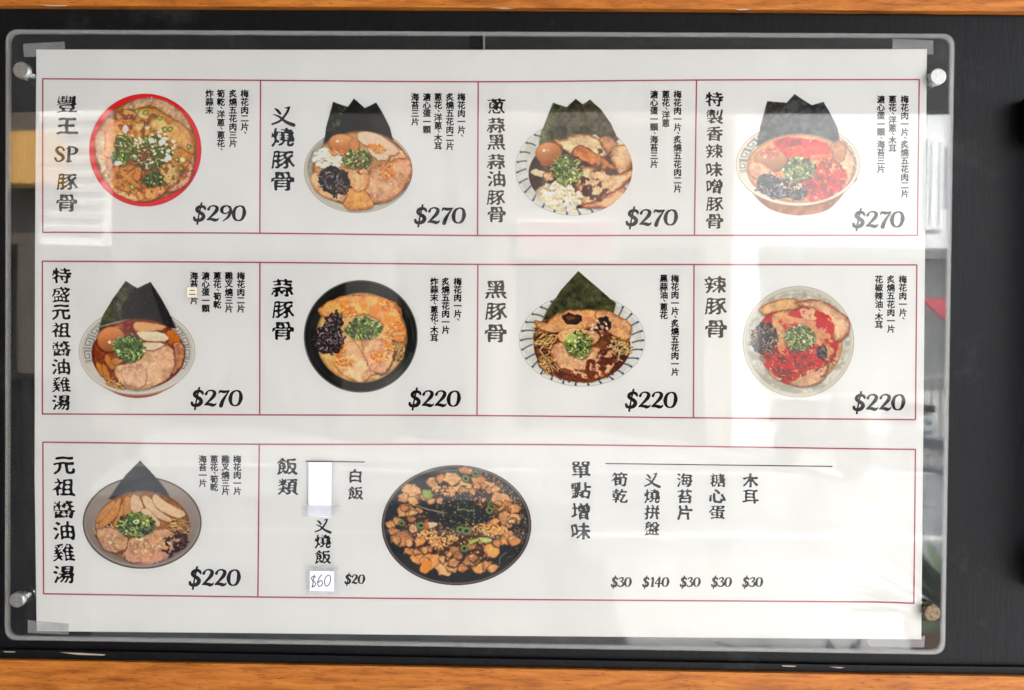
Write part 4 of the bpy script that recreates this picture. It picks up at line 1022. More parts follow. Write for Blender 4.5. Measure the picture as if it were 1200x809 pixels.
P.plain([(440, 352), (520, 372), (560, 398), (520, 420), (460, 392)], (234, 204, 182), (214, 170, 140), 'chicken_slice', (180, 120, 84))
P.egg(285, 322, 84, 58, .12, (218, 152, 98), (176, 104, 54)); P.plain([(330, 300), (372, 290), (380, 350), (330, 372)], (212, 144, 88), (180, 108, 58), None)
P.cubes(196, 412, 84, 58, 110, [(242, 234, 214), (230, 220, 196), (218, 204, 176), (246, 240, 226)], (20, 32), 'onion_dice', .2, (130, 112, 84))
P.cubes(250, 372, 50, 16, 24, [(220, 120, 50), (230, 150, 80)], (8, 14), 'garlic_crumbs')
P.wood_ear(238, 542, 94, 84, 95, .55)
P.cubes(490, 348, 56, 26, 60, [(232, 140, 62), (244, 166, 88), (214, 118, 46)], (9, 16), 'garlic_crumbs', .35); P.cubes(548, 490, 44, 40, 70, [(232, 132, 50), (244, 160, 80), (210, 110, 40)], (9, 16), 'garlic_crumbs'); P.cubes(550, 445, 34, 10, 20, [(232, 140, 62), (244, 166, 88)], (8, 14), 'garlic_crumbs')
P.scal(375, 415, 92, 66, 120, GREEN_B); P.area_noise([(350, 380), (395, 380), (410, 490), (370, 500)], (110, 44, 44), 9, .5, .85, 3)
P.build('ramen with three dark seaweed sheets, brown egg and wood ear in a pale bowl', 1.12)

# 3: ribbed white bowl with blue dashes
def blue_bowl(P, cx, cy, rx, ry, angs, lo=.80, hi=.965, rimc=(226, 224, 216)):
    P.rim_ring(cx, cy, rx, ry, [(0, (150, 148, 146)), (4, rimc), (14, (212, 210, 202)), (24, (222, 219, 210))])
    w_, sd_, u_, v_ = P.ell(cx, cy, rx - 20, ry - 18, (216, 212, 200)); P.mottle(w_, P.aa(sd_) * .5, (196, 192, 180), (230, 228, 220), 40, 9)
    for a_ in angs:
        a1 = a_ + P.rg.uniform(-2, 2) + 4; p0 = (cx + rx * hi * math.cos(math.radians(a_)), cy + ry * hi * math.sin(math.radians(a_)))
        p1 = (cx + rx * lo * math.cos(math.radians(a1)), cy + ry * lo * math.sin(math.radians(a1)))
        P.line([p0, ((p0[0] + p1[0]) / 2 + 3, (p0[1] + p1[1]) / 2 - 3), p1], 8, (54, 70, 104), .95); P.ell(*p0, 7, 6, (40, 54, 90)); P.ell(p1[0], p1[1], 4, 4, (80, 92, 120))
P = Pic(595, 105, 5.056, 30, 40, 790, 770, 33)
blue_bowl(P, 392, 468, 348, 280, list(range(58, 236, 13)) + [300, 315], .82)
P.nori([(268, 78), (400, 120), (470, 160), (440, 290), (186, 332), (200, 250), (232, 165)], (56, 60, 42), (112, 122, 78), .8, .5)
P.nori([(402, 54), (450, 92), (560, 250), (420, 300), (264, 290), (270, 220), (300, 150)], (58, 54, 44), (92, 88, 66), .2, .25, seed=5)
P.nori([(486, 58), (556, 120), (616, 210), (656, 298), (600, 330), (500, 250), (440, 92)], (62, 58, 48), (98, 92, 70), .2, .25, seed=9)
P.soup(405, 500, 280, 205, (92, 58, 44), (58, 34, 28), edge=(50, 24, 18))
P.pork([(270, 300), (340, 290), (420, 262), (540, 290), (600, 350), (560, 410), (430, 400), (350, 370)], (222, 188, 152), (238, 216, 192), (120, 54, 30), 1, rimw=22)
P.pork([(540, 296), (600, 278), (650, 320), (640, 390), (590, 380)], (186, 124, 92), (214, 164, 132), (112, 56, 34), 2)
P.pork([(610, 350), (700, 326), (752, 360), (756, 410), (720, 470), (670, 500), (630, 460)], (206, 162, 128), (232, 204, 178), (140, 76, 42), 3, rimw=20)
P.pork([(380, 380), (430, 330), (500, 360), (600, 430), (640, 470), (560, 470), (480, 440)], (196, 112, 62), (222, 152, 100), (116, 48, 24), 4)
P.pork([(400, 480), (520, 460), (640, 500), (740, 462), (764, 502), (700, 560), (620, 620), (560, 660), (470, 700), (420, 640)], (216, 172, 142), (238, 212, 190), (112, 34, 20), 5, rimw=28)
P.pork([(440, 690), (560, 640), (690, 575), (690, 640), (620, 690), (520, 706)], (212, 160, 134), (236, 204, 182), (116, 34, 22), 6, rimw=26)
for k, pts in enumerate(([(380, 540), (470, 520), (560, 540), (600, 590), (540, 640), (440, 620)], [(440, 420), (600, 450), (620, 500), (500, 490)], [(520, 330), (600, 340), (600, 390), (540, 380)], [(470, 640), (600, 620), (560, 670)], [(140, 480), (240, 470), (280, 560), (200, 620), (150, 560)])): P.area_noise(pts, (74, 32, 24), 26, .47, .9, 20 + k)
P.egg(243, 378, 78, 66, -.1, (206, 140, 92), (158, 92, 50)); P.ell(235, 436, 42, 16, (170, 84, 40), op=.9)
P.plain([(130, 490), (170, 470), (230, 500), (190, 520)], (222, 206, 182), (190, 160, 130), None); P.pork([(210, 500), (260, 490), (280, 530), (230, 545)], (204, 150, 118), (230, 200, 170), (110, 56, 36), 8)
P.ell(240, 610, 75, 50, (206, 190, 168), op=.85, warp=12, fade=10)
P.cubes(320, 640, 122, 80, 170, [(240, 228, 204), (230, 214, 186), (246, 236, 216), (218, 196, 164)], (18, 34), 'onion_dice', .3, (150, 122, 92), .9)
P.scal(350, 478, 100, 96, 150, GREEN_B, (10, 17))
P.build('ramen with black garlic oil, egg and three seaweed sheets in a white bowl with blue dashes', 1.08, .02)

# 4: spicy miso, bowl seen from the side with its orange-brown foot
P = Pic(855, 100, 5.056, 20, 40, 790, 785, 44)
P.poly([(80, 560), (120, 620), (190, 700), (270, 748), (400, 772), (540, 755), (620, 710), (700, 610), (740, 540), (405, 500), (72, 550)], (150, 84, 40), smooth=True, solid=True)
w_, sd_ = P.psd(catmull([(80, 550), (120, 620), (190, 700), (270, 748), (400, 772), (540, 755), (620, 710), (700, 610), (740, 540), (405, 500)], 5, True)); P.put(w_, P.aa(sd_) * np.clip((P.Y[w_] - 690) / 60, 0, 1) * .7, (200, 136, 84)); P.mottle(w_, P.aa(sd_) * .35, (110, 56, 24), (196, 126, 70), 30, 3)
P.rim_ring(405, 470, 368, 248, [(0, (150, 110, 78)), (4, (232, 220, 200)), (15, (214, 200, 176)), (22, (226, 218, 202))])
keyband(P, 405, 470, 362, 244, (.83, .965), (178, 195, 212, 229), (84, 82, 82), 6)
keyband(P, 405, 470, 362, 244, (.86, .965), (318, 335, 352, 8), (120, 112, 104), 4)
P.nori([(222, 94), (340, 104), (300, 200), (262, 380), (164, 385), (180, 250)], (58, 50, 46), (92, 84, 76), .2, .1)
P.nori([(384, 52), (490, 120), (560, 250), (540, 330), (300, 330), (164, 360), (176, 290), (270, 180)], (60, 60, 60), (88, 88, 86), .1, .1, seed=3)
P.nori([(556, 98), (604, 180), (642, 260), (650, 330), (600, 345), (480, 300), (380, 300), (180, 360), (330, 200), (480, 120)], (54, 55, 58), (84, 84, 84), .1, .1, seed=7)
P.line([(556, 98), (600, 182), (640, 258)], 5, (24, 24, 26), .8); P.line([(384, 52), (490, 120)], 5, (24, 24, 26), .8); P.line([(200, 330), (300, 220), (400, 160), (480, 124)], 4, (34, 34, 36), .7)
P.soup(412, 492, 312, 204, (226, 178, 134), (206, 150, 104), edge=(140, 80, 44))
P.area_noise([(250, 330), (420, 310), (600, 360), (690, 480), (680, 600), (520, 690), (440, 640), (330, 420)], (206, 40, 34), 42, .34, .95, 1, soft=6)
P.area_noise([(520, 430), (690, 470), (690, 600), (540, 690), (450, 650)], (180, 22, 26), 34, .36, .95, 2, soft=4); P.area_noise([(500, 440), (690, 470), (690, 600), (540, 690), (450, 650)], (120, 14, 16), 22, .55, .8, 22); P.area_noise([(480, 400), (690, 470), (690, 600), (520, 680)], (236, 120, 90), 9, .66, .8, 23)
P.area_noise([(110, 470), (240, 430), (300, 540), (180, 560)], (214, 96, 70), 24, .42, .85, 3)
P.area_noise([(280, 330), (410, 320), (420, 360), (300, 360)], (140, 34, 34), 20, .35, .9, 4); P.area_noise([(330, 370), (600, 360), (580, 440), (360, 430)], (224, 80, 56), 16, .42, .8, 5)
P.area_noise([(250, 440), (690, 440), (640, 690), (480, 690)], (248, 150, 110), 13, .66, .8, 6)
P.pork([(600, 350), (660, 330), (712, 380), (740, 460), (720, 560), (670, 620), (690, 520), (620, 440)], (226, 176, 146), (242, 212, 192), (160, 82, 52), 1, rimw=16)
P.plain([(602, 350), (650, 336), (690, 370), (680, 430), (640, 460), (610, 400)], (192, 138, 98), (170, 106, 70), None)
P.egg(245, 440, 98, 62, .1, (202, 148, 98), (166, 100, 54)); P.cubes(235, 400, 60, 32, 60, [(214, 84, 60), (232, 150, 120), (190, 60, 46), (240, 190, 160)], (10, 18), None)
P.pork([(110, 480), (160, 450), (260, 510), (280, 560), (190, 560), (130, 540)], (222, 156, 128), (240, 200, 180), (170, 76, 50), 3)
P.wood_ear(315, 612, 150, 62, 130, .12, (34, 28, 34), ((58, 50, 58), (84, 74, 84), (112, 98, 104), (40, 30, 34), (96, 72, 66)), warp=18); P.wood_ear(225, 570, 60, 44, 30, .2, (34, 28, 34), ((58, 50, 58), (84, 74, 84), (40, 30, 34)))
P.cubes(370, 590, 60, 30, 20, [(196, 150, 120), (222, 176, 150)], (10, 20), None)
P.scal(412, 498, 108, 78, 150, GREEN_B, (10, 17)); P.line([(470, 470), (530, 560)], 2.5, (120, 52, 40), .8); P.line([(480, 500), (540, 520)], 2.5, (130, 60, 44), .8)
P.line(arc_pts(405, 470, 356, 236, 20, 160, 24), 10, (238, 228, 212), .95)
P.build('spicy red ramen with three grey seaweed sheets in a patterned bowl with brown foot', 1.06, .02)

# 5: soy chicken broth, key-pattern bowl
P = Pic(85, 320, 5.056, 20, 30, 740, 760, 55)
P.ell(385, 560, 250, 182, (146, 62, 34), solid=True); P.ell(385, 545, 290, 186, (170, 110, 84), solid=True)
P.rim_ring(382, 466, 346, 258, [(0, (150, 140, 128)), (4, (212, 205, 194)), (16, (196, 188, 176)), (24, (206, 200, 190))])
keyband(P, 382, 462, 336, 248, (.80, .945), (172, 192, 212, 232), (98, 104, 104), 6); keyband(P, 382, 462, 336, 248, (.80, .945), (306, 324, 343, 2, 20), (98, 104, 104), 6)
P.nori([(314, 46), (388, 92), (400, 200), (300, 300), (154, 352), (180, 250), (240, 150)], (50, 48, 32), (112, 108, 74), .9, .45)
P.nori([(462, 52), (520, 140), (570, 230), (612, 326), (540, 330), (440, 320), (300, 318), (290, 200), (360, 100)], (15, 16, 12), (90, 88, 60), .3, seed=4)
P.soup(390, 480, 276, 208, (164, 84, 36), (120, 52, 24), edge=(80, 28, 10))
P.ell(235, 300, 90, 5, (190, 190, 180), -.25, op=.7, fade=5)
P.area_noise([(300, 300), (380, 290), (380, 340), (320, 350)], (120, 28, 16), 30, .3, .8, 1)
P.plain([(372, 292), (460, 296), (556, 318), (500, 342), (380, 345)], (224, 168, 116), (204, 140, 84), 'chicken_slice')
P.plain([(560, 350), (600, 340), (640, 400), (600, 440), (566, 400)], (200, 112, 40), (160, 76, 22), 'bamboo_strip')
P.pork([(590, 420), (640, 410), (664, 450), (650, 540), (600, 600), (570, 560), (600, 490)], (176, 112, 82), (206, 158, 130), (110, 44, 22), 2)
P.pork([(250, 560), (330, 530), (420, 470), (540, 430), (592, 460), (600, 540), (560, 630), (470, 676), (360, 694), (280, 660)], (206, 154, 128), (230, 196, 176), (156, 92, 62), 3, rimw=9, warp=8)
P.pork([(300, 560), (400, 540), (440, 600), (400, 680), (310, 650)], (208, 160, 138), (234, 204, 188), (176, 120, 96), 4, rimw=4, shade=.3)
P.plain([(380, 352), (460, 346), (540, 358), (568, 392), (520, 406), (430, 400)], (232, 208, 178), (216, 182, 148), 'chicken_slice', (170, 124, 90)); P.plain([(420, 418), (500, 414), (544, 424), (500, 452), (430, 458)], (230, 204, 176), (214, 178, 144), 'chicken_slice', (170, 124, 90))
for q in ([(140, 530), (165, 540), (190, 600), (170, 612), (145, 570)], [(175, 540), (205, 560), (228, 636), (198, 640), (180, 600)], [(190, 495), (215, 490), (250, 560), (230, 572), (200, 540)], [(225, 520), (270, 500), (300, 525), (250, 545)]): P.plain(q, (206, 136, 62), (170, 96, 36), 'bamboo_strip')
P.noodles(255, 665, 60, 22, 20, .3, .4, .5, dark=(96, 44, 16))
P.egg(228, 392, 84, 74, -.25, (210, 138, 84), (156, 84, 42), (-.1, .25))
P.scal(335, 445, 100, 84, 150, [(60, 100, 40), (92, 136, 56), (132, 166, 80), (168, 188, 110), (44, 76, 28)], (12, 20), rings=.55)
P.line(arc_pts(382, 466, 330, 244, 30, 150, 24), 9, (214, 206, 196), .9)
P.build('soy chicken ramen with egg and two seaweed sheets in a bowl with square spiral rim', 1.1)

# 6: black bowl, garlic broth
P = Pic(345, 320, 5.056, 40, 30, 745, 725, 66)
P.rim_ring(393, 376, 338, 334, [(0, (66, 62, 56)), (3, (88, 86, 80)), (9, (24, 24, 22)), (22, (40, 40, 37)), (34, (22, 22, 20))])
w_, sd_, u_, v_ = P.ell(393, 376, 300, 296, (24, 24, 22)); an = np.arctan2(v_, u_)
P.put(w_, P.aa(sd_) * np.clip(np.sin(an * 9 + 2) * .5 + np.sin(an * 4), 0, 1) * .30, (86, 88, 82))
P.line(arc_pts(393, 376, 318, 314, 20, 60), 26, (66, 70, 66), .75); P.line(arc_pts(393, 376, 312, 308, -30, 5), 16, (60, 62, 58), .6); P.line(arc_pts(393, 376, 330, 326, 100, 250), 3, (96, 98, 92), .6); P.line(arc_pts(393, 376, 300, 296, 90, 200), 5, (56, 54, 50), .7)
P.soup(398, 384, 270, 266, (220, 186, 136), (204, 160, 108), edge=(120, 76, 40))
P.noodles(615, 450, 50, 80, 40, .2, 1.8, .5, cols=((214, 180, 124), (190, 150, 96), (230, 200, 150)))
P.pork([(142, 214), (220, 160), (330, 130), (440, 128), (540, 150), (610, 220), (640, 290), (664, 340), (650, 400), (590, 400), (540, 330), (470, 260), (360, 250), (260, 250), (170, 262)], (224, 156, 92), (240, 192, 140), (158, 80, 36), 1, rimw=14)
P.area_noise([(300, 150), (600, 170), (640, 380), (560, 380), (460, 250), (300, 240)], (228, 132, 48), 34, .42, .75, 2)
P.pork([(240, 540), (290, 440), (350, 400), (430, 420), (520, 390), (580, 440), (584, 510), (540, 590), (470, 600), (400, 650), (310, 610)], (222, 166, 132), (240, 206, 180), (196, 118, 70), 3, rimw=8)
P.pork([(400, 400), (500, 392), (575, 430), (582, 510), (530, 590), (460, 580), (420, 500)], (214, 152, 120), (236, 198, 174), (182, 106, 62), 4, rimw=6)
for q in ((310, 225, 60, 34), (550, 195, 44, 26), (590, 345, 60, 56), (300, 530, 60, 22), (500, 495, 50, 30), (555, 440, 30, 44), (270, 460, 30, 40)): P.cubes(*q, int(q[2] * q[3] / 22), [(232, 130, 54), (244, 162, 84), (212, 106, 38), (250, 184, 110)], (10, 18), 'garlic_crumbs')
P.wood_ear(205, 390, 88, 92, 110, .1, (28, 18, 20), ((52, 38, 40), (78, 60, 62), (104, 86, 88), (34, 22, 24)), 16); P.wood_ear(240, 290, 46, 60, 36, .3, (30, 19, 21), ((56, 40, 42), (82, 64, 66), (38, 25, 27)))
P.scal(410, 330, 118, 72, 170, [(84, 114, 50), (120, 150, 70), (160, 180, 100), (196, 206, 140), (52, 80, 34)], (11, 18))
P.line([(350, 400), (390, 450), (435, 550)], 4, (130, 84, 44), .8)
P.build('garlic ramen with wood ear and pork in a black bowl', 1.12)

# 7: black garlic oil, ribbed white bowl with blue dashes, one seaweed sheet
P = Pic(600, 310, 5.056, 25, 25, 810, 745, 77)
blue_bowl(P, 415, 450, 374, 274, [12 * k for k in range(-4, 21)] + [250], .80)
P.nori([(392, 38), (500, 130), (615, 232), (600, 290), (420, 330), (184, 330), (210, 270), (290, 150)], (54, 56, 38), (96, 98, 70), .5, .35)
P.poly([(392, 38), (500, 130), (540, 175), (400, 190), (290, 150)], (84, 84, 60), op=.2)  # lighter upper part of the sheet: reflected glare painted into the print
P.soup(415, 480, 285, 218, (138, 88, 44), (92, 52, 26), edge=(60, 28, 12))
P.noodles(200, 420, 75, 90, 60, .3, -.5, .3, cols=((210, 172, 124), (184, 142, 94), (228, 196, 150)), dark=(74, 42, 22), curl=.25); P.noodles(230, 590, 90, 60, 50, .6, .7, .4, cols=((210, 172, 124), (184, 142, 94), (228, 196, 150)), dark=(80, 42, 18))
P.noodles(640, 500, 62, 90, 70, .1, 1.4, .7, cols=((216, 184, 136), (190, 152, 104), (234, 206, 160)), dark=(74, 42, 22), curl=1.1)
P.pork([(136, 330), (200, 345), (260, 300), (340, 272), (440, 268), (540, 275), (600, 300), (560, 350), (440, 380), (300, 400), (200, 400), (150, 370)], (212, 152, 108), (232, 190, 154), (150, 76, 34), 1)
P.pork([(490, 290), (560, 275), (640, 310), (700, 350), (706, 390), (680, 450), (600, 420), (540, 380)], (206, 148, 106), (230, 190, 160), (142, 72, 34), 2)
P.ell(355, 322, 62, 32, (62, 30, 22), .1, warp=12); P.ell(545, 352, 46, 42, (58, 30, 24), .4, warp=14); P.ell(455, 325, 34, 18, (206, 130, 110), warp=8); P.ell(345, 315, 30, 12, (110, 66, 48), .1, warp=6)
P.pork([(225, 500), (300, 460), (440, 470), (540, 510), (610, 510), (612, 590), (560, 650), (470, 690), (400, 670), (310, 640), (250, 570)], (212, 156, 124), (234, 200, 176), (152, 78, 38), 3, rimw=14)
P.area_noise([(510, 520), (600, 500), (612, 570), (560, 640), (500, 620)], (84, 36, 22), 34, .4, .9, 5); P.area_noise([(440, 570), (490, 570), (490, 660), (450, 670)], (96, 44, 24), 26, .36, .9, 6); P.area_noise([(250, 620), (600, 640), (470, 700), (300, 690)], (120, 60, 22), 20, .45, .9, 7)
P.pork([(270, 420), (340, 380), (460, 390), (520, 430), (440, 500), (310, 470)], (220, 160, 124), (238, 200, 172), (176, 100, 56), 4, rimw=5)
P.cubes(520, 380, 50, 60, 18, [(214, 184, 190), (160, 130, 120), (230, 200, 190)], (10, 22), None)  # pale purplish bits: reflected lens glare painted into the print
P.scal(400, 475, 92, 88, 150, [(94, 122, 56), (136, 158, 82), (178, 194, 120), (206, 212, 160), (62, 84, 38)], (10, 17)); P.ell(350, 440, 40, 30, (196, 208, 140), op=.6, fade=20)
P.build('dark ramen under a single seaweed sheet in a white bowl with blue dashes', 1.1, .02)

# 8: red chilli ramen, grey-white bowl
P = Pic(860, 325, 5.393, 45, 45, 775, 770, 88)
P.rim_ring(408, 408, 352, 352, [(0, (140, 134, 120)), (4, (214, 208, 192)), (14, (200, 194, 178)), (22, (206, 200, 186))])
w_, sd_, u_, v_ = P.ell(408, 408, 326, 326, (196, 190, 174)); P.mottle(w_, P.aa(sd_), (172, 166, 150), (218, 212, 198), 30, 9)
for k in range(70): r_ = P.rg.uniform(296, 330); a_ = P.rg.uniform(110, 330); P.line(arc_pts(408, 408, r_, r_, a_, a_ + P.rg.uniform(10, 40), 6), 2, (140, 136, 124), .3)
P.soup(420, 415, 268, 270, (212, 168, 132), (190, 136, 100), edge=(150, 110, 84))
P.area_noise([(180, 270), (300, 200), (440, 190), (540, 200), (640, 300), (660, 420), (620, 540), (500, 600), (340, 680), (220, 590), (170, 500)], (186, 26, 28), 60, .36, .96, 1, soft=6)
P.pork([(156, 206), (220, 160), (330, 132), (400, 140), (440, 170), (380, 200), (280, 215), (200, 240)], (214, 166, 118), (232, 194, 150), (140, 66, 26), 1, rimw=16)
P.pork([(385, 160), (480, 140), (570, 152), (660, 210), (728, 270), (730, 340), (700, 386), (640, 400), (600, 300), (540, 220), (450, 190)], (216, 168, 140), (238, 206, 184), (130, 58, 26), 2, rimw=24)
P.pork([(350, 600), (440, 590), (540, 570), (600, 550), (560, 650), (480, 690), (380, 690), (340, 650)], (206, 158, 132), (230, 196, 174), (134, 72, 44), 3)
P.pork([(215, 570), (260, 575), (306, 620), (290, 660), (230, 620)], (208, 150, 130), (232, 196, 176), (150, 70, 50), 4)
P.area_noise([(250, 230), (420, 260), (580, 300), (600, 420), (440, 420), (280, 360)], (212, 168, 130), 60, .36, .85, 5)
P.area_noise([(420, 200), (520, 210), (520, 270), (440, 260)], (226, 180, 160), 20, .35, .9, 6); P.area_noise([(520, 210), (620, 260), (630, 360), (560, 330)], (190, 24, 30), 40, .25, .95, 7)
P.area_noise([(190, 480), (500, 470), (520, 560), (340, 670), (230, 600)], (182, 26, 22), 34, .36, .95, 8, soft=4); P.area_noise([(250, 420), (350, 420), (350, 480), (260, 480)], (226, 140, 90), 18, .35, .9, 9); P.area_noise([(200, 450), (560, 460), (520, 600), (300, 640)], (100, 14, 16), 24, .50, .85, 10); P.area_noise([(200, 450), (640, 460), (560, 600), (300, 640)], (246, 150, 110), 10, .64, .8, 12)
P.area_noise([(540, 560), (650, 480), (640, 560), (560, 640)], (120, 70, 56), 10, .5, .8, 11)
P.wood_ear(195, 385, 84, 100, 90, .2, (40, 28, 24), ((72, 54, 46), (104, 82, 72), (132, 108, 100), (48, 34, 30), (120, 84, 52)), 16)
P.wood_ear(560, 470, 30, 40, 16, 0, (40, 26, 24), ((60, 44, 42), (90, 70, 66))); P.ell(180, 520, 28, 14, (150, 128, 128), .8)
P.scal(415, 385, 110, 92, 190, [(110, 128, 74), (150, 164, 106), (184, 192, 142), (210, 214, 178), (84, 100, 54)], (9, 15), rings=.3); P.line([(462, 360), (490, 400), (492, 440)], 9, (214, 222, 180)); P.line([(462, 360), (490, 400), (492, 440)], 3, (120, 140, 80))
P.build('red chilli ramen in a speckled grey white bowl', 1.02, .02)

# 9: soy chicken broth, wide taupe bowl, one seaweed triangle
P = Pic(85, 530, 5.393, 50, 35, 835, 755, 99)
P.rim_ring(440, 446, 376, 292, [(0, (40, 32, 28)), (5, (122, 108, 98)), (12, (160, 146, 136)), (22, (146, 132, 122))])
w_, sd_, u_, v_ = P.ell(440, 438, 356, 274, (150, 136, 126)); P.put(w_, P.aa(sd_) * np.clip(v_ * .7 + .1, 0, 1), (120, 104, 94)); P.put(w_, P.aa(sd_) * np.clip(-v_ * .5, 0, 1), (172, 160, 150))
P.line(arc_pts(440, 446, 372, 289, 60, 150, 24), 7, (34, 24, 20), .8)
P.nori([(428, 52), (520, 152), (590, 240), (628, 316), (520, 300), (430, 270), (300, 296), (232, 296), (330, 150)], (20, 20, 18), (58, 58, 52), .1)
P.line([(250, 304), (330, 268), (430, 252), (540, 268), (620, 316)], 4, (110, 116, 116), .6)
P.soup(445, 470, 298, 224, (176, 124, 78), (140, 90, 52), edge=(96, 54, 28))
P.noodles(680, 480, 62, 62, 60, 0, .15, .25, cols=((206, 166, 108), (178, 134, 82), (222, 186, 130)), dark=(80, 46, 24), curl=.2); P.noodles(205, 500, 60, 70, 40, .9, .9, .4, dark=(96, 54, 28)); P.noodles(660, 560, 70, 60, 40, .2, .7, .3, cols=((150, 100, 60), (120, 76, 44)), dark=(36, 20, 14))
for q in ([(145, 432), (200, 350), (262, 300), (264, 340), (220, 400), (165, 446)], [(165, 462), (230, 380), (290, 292), (308, 310), (280, 400), (200, 472)], [(262, 460), (300, 360), (330, 300), (346, 320), (320, 400), (290, 460)], [(324, 380), (330, 290), (366, 288), (376, 370), (340, 400)]): P.plain(q, (204, 146, 86), (176, 112, 60), 'bamboo_strip', (120, 66, 30))
for q in ([(364, 300), (390, 268), (430, 300), (446, 350), (420, 380), (370, 370)], [(440, 290), (470, 276), (520, 320), (580, 390), (634, 430), (590, 438), (510, 400), (460, 350)], [(502, 285), (530, 268), (600, 320), (690, 366), (714, 400), (660, 416), (570, 380), (520, 340)], [(430, 370), (480, 360), (550, 440), (540, 470), (470, 430)]): P.plain(q, (222, 192, 156), (200, 160, 120), 'chicken_slice', (120, 72, 42))
P.pork([(150, 490), (260, 480), (350, 540), (345, 600), (300, 632), (230, 630), (180, 590)], (180, 134, 106), (212, 180, 154), (116, 68, 44), 1, rimw=8, streak=.4)
P.pork([(330, 620), (370, 540), (470, 510), (580, 480), (660, 530), (680, 580), (600, 650), (540, 690), (400, 700), (330, 670)], (184, 134, 106), (216, 182, 156), (108, 58, 36), 2, rimw=8, streak=.5, warp=8)
P.area_noise([(580, 520), (720, 490), (700, 600), (600, 670), (560, 620)], (40, 20, 16), 24, .47, .92, 3); P.area_noise([(320, 640), (600, 640), (540, 700), (400, 705)], (206, 150, 134), 30, .4, .8, 4); P.line([(350, 540), (340, 600), (310, 650)], 5, (60, 30, 20), .8); P.line([(470, 560), (495, 600), (470, 620), (450, 580)], 4, (110, 66, 52), .8)
P.area_noise([(220, 520), (300, 520), (620, 560), (500, 640), (260, 600)], (240, 214, 196), 22, .64, .75, 6)
P.scal(400, 460, 132, 82, 190, [(56, 88, 34), (84, 120, 46), (128, 158, 72), (170, 184, 104), (34, 56, 24), (190, 200, 120)], (11, 19), rings=.7)
P.ell(455, 415, 60, 28, (200, 196, 120), op=.35, fade=20); P.ell(402, 440, 18, 14, (222, 222, 180)); P.ell(402, 440, 8, 6, (90, 120, 50))
P.build('soy chicken ramen with one seaweed triangle in a wide taupe bowl', 1.1)

# 10: pork rice in a black bowl
P = Pic(435, 535, 5.055, 45, 40, 965, 780, 101)
P.rim_ring(505, 408, 444, 356, [(0, (18, 12, 12)), (6, (110, 92, 88)), (12, (96, 80, 78)), (17, (14, 9, 9)), (26, (24, 17, 17))])
w_, sd_, u_, v_ = P.ell(505, 400, 418, 332, (18, 13, 13)); n_ = vnoise(P.X[w_], P.Y[w_], 7, 5, 2)
P.put(w_, P.aa(sd_) * np.clip((n_ - .52) * 8, 0, 1) * np.clip((u_ - v_ * .5 - .35) * 2.2, 0, 1), (150, 118, 78)); P.put(w_, P.aa(sd_) * np.clip((-u_ - .6) * 1.2, 0, 1) * .3, (80, 70, 70))
P.line(arc_pts(505, 408, 438, 350, 195, 330, 30), 4, (150, 136, 126), .7)
P.ell(505, 400, 330, 240, (70, 42, 22), warp=16); P.cubes(505, 400, 320, 230, 420, [(190, 132, 76), (216, 160, 100), (168, 104, 56), (140, 84, 44)], (9, 18), 'rice_topping')
P.ell(545, 340, 168, 100, (16, 17, 10), warp=34, lab='seaweed_shreds'); P.ell(330, 310, 120, 50, (24, 24, 16), .3, warp=24, lab='seaweed_shreds')
def meat(cx, cy, r, c, seed, n=1, asp=.8):
    k = P.rg.integers(5, 8); th = P.rg.uniform(0, 6.28)
    pts = [(cx + r * math.cos(th + 6.283 * i / k) * P.rg.uniform(.7, 1.2), cy + asp * r * math.sin(th + 6.283 * i / k) * P.rg.uniform(.7, 1.2)) for i in range(k)]
    P.pork(pts, c, np.minimum(np.array(c) * 1.2 + 6, 250), np.array(c) * .5 * np.array([1, .9, .75]), seed, 'pork_cube', 9., 8, .8, .8, 1., False)
MC = [(192, 138, 92), (178, 120, 74), (206, 154, 108), (212, 142, 84), (160, 106, 70)]
for k, (x, y, r, c) in enumerate([(240, 200, 62, 2), (195, 240, 40, 0), (360, 160, 48, 0), (415, 130, 40, 1), (480, 125, 56, 2), (560, 85, 42, 1), (545, 190, 56, 2), (640, 140, 52, 1), (700, 180, 50, 0), (735, 190, 36, 0), (650, 180, 44, 1),
                                  (770, 250, 62, 0), (800, 300, 46, 1), (850, 310, 46, 0), (790, 370, 58, 0), (845, 375, 44, 2), (200, 320, 60, 0), (240, 330, 40, 2), (120, 400, 36, 0), (130, 440, 34, 1), (250, 425, 34, 2), (180, 490, 66, 1), (150, 500, 34, 0),
                                  (230, 560, 38, 1), (290, 500, 48, 3), (280, 600, 52, 3), (330, 560, 42, 3), (360, 620, 66, 3), (440, 665, 54, 2), (485, 650, 46, 0), (540, 660, 40, 1), (580, 620, 44, 1), (640, 660, 56, 3), (690, 640, 40, 1), (720, 660, 34, 0),
                                  (720, 560, 58, 3), (800, 470, 52, 0), (840, 500, 44, 1), (710, 440, 52, 3), (740, 470, 50, 3), (490, 560, 44, 4), (520, 585, 34, 4), (590, 540, 34, 4), (160, 380, 34, 0)]): meat(x, y, r, MC[c] if c != 3 else (218, 140, 78), k)
for _ in range(52):
    a_ = P.rg.uniform(0, 6.28); r_ = P.rg.uniform(.50, .90); x_, y_ = 495 + 385 * r_ * math.cos(a_), 405 + 305 * r_ * math.sin(a_)
    if not (x_ > 780 and y_ < 330) and not (x_ < 330 and y_ < 200): meat(x_, y_, P.rg.uniform(20, 36), MC[P.rg.integers(5)], int(P.rg.integers(90)))
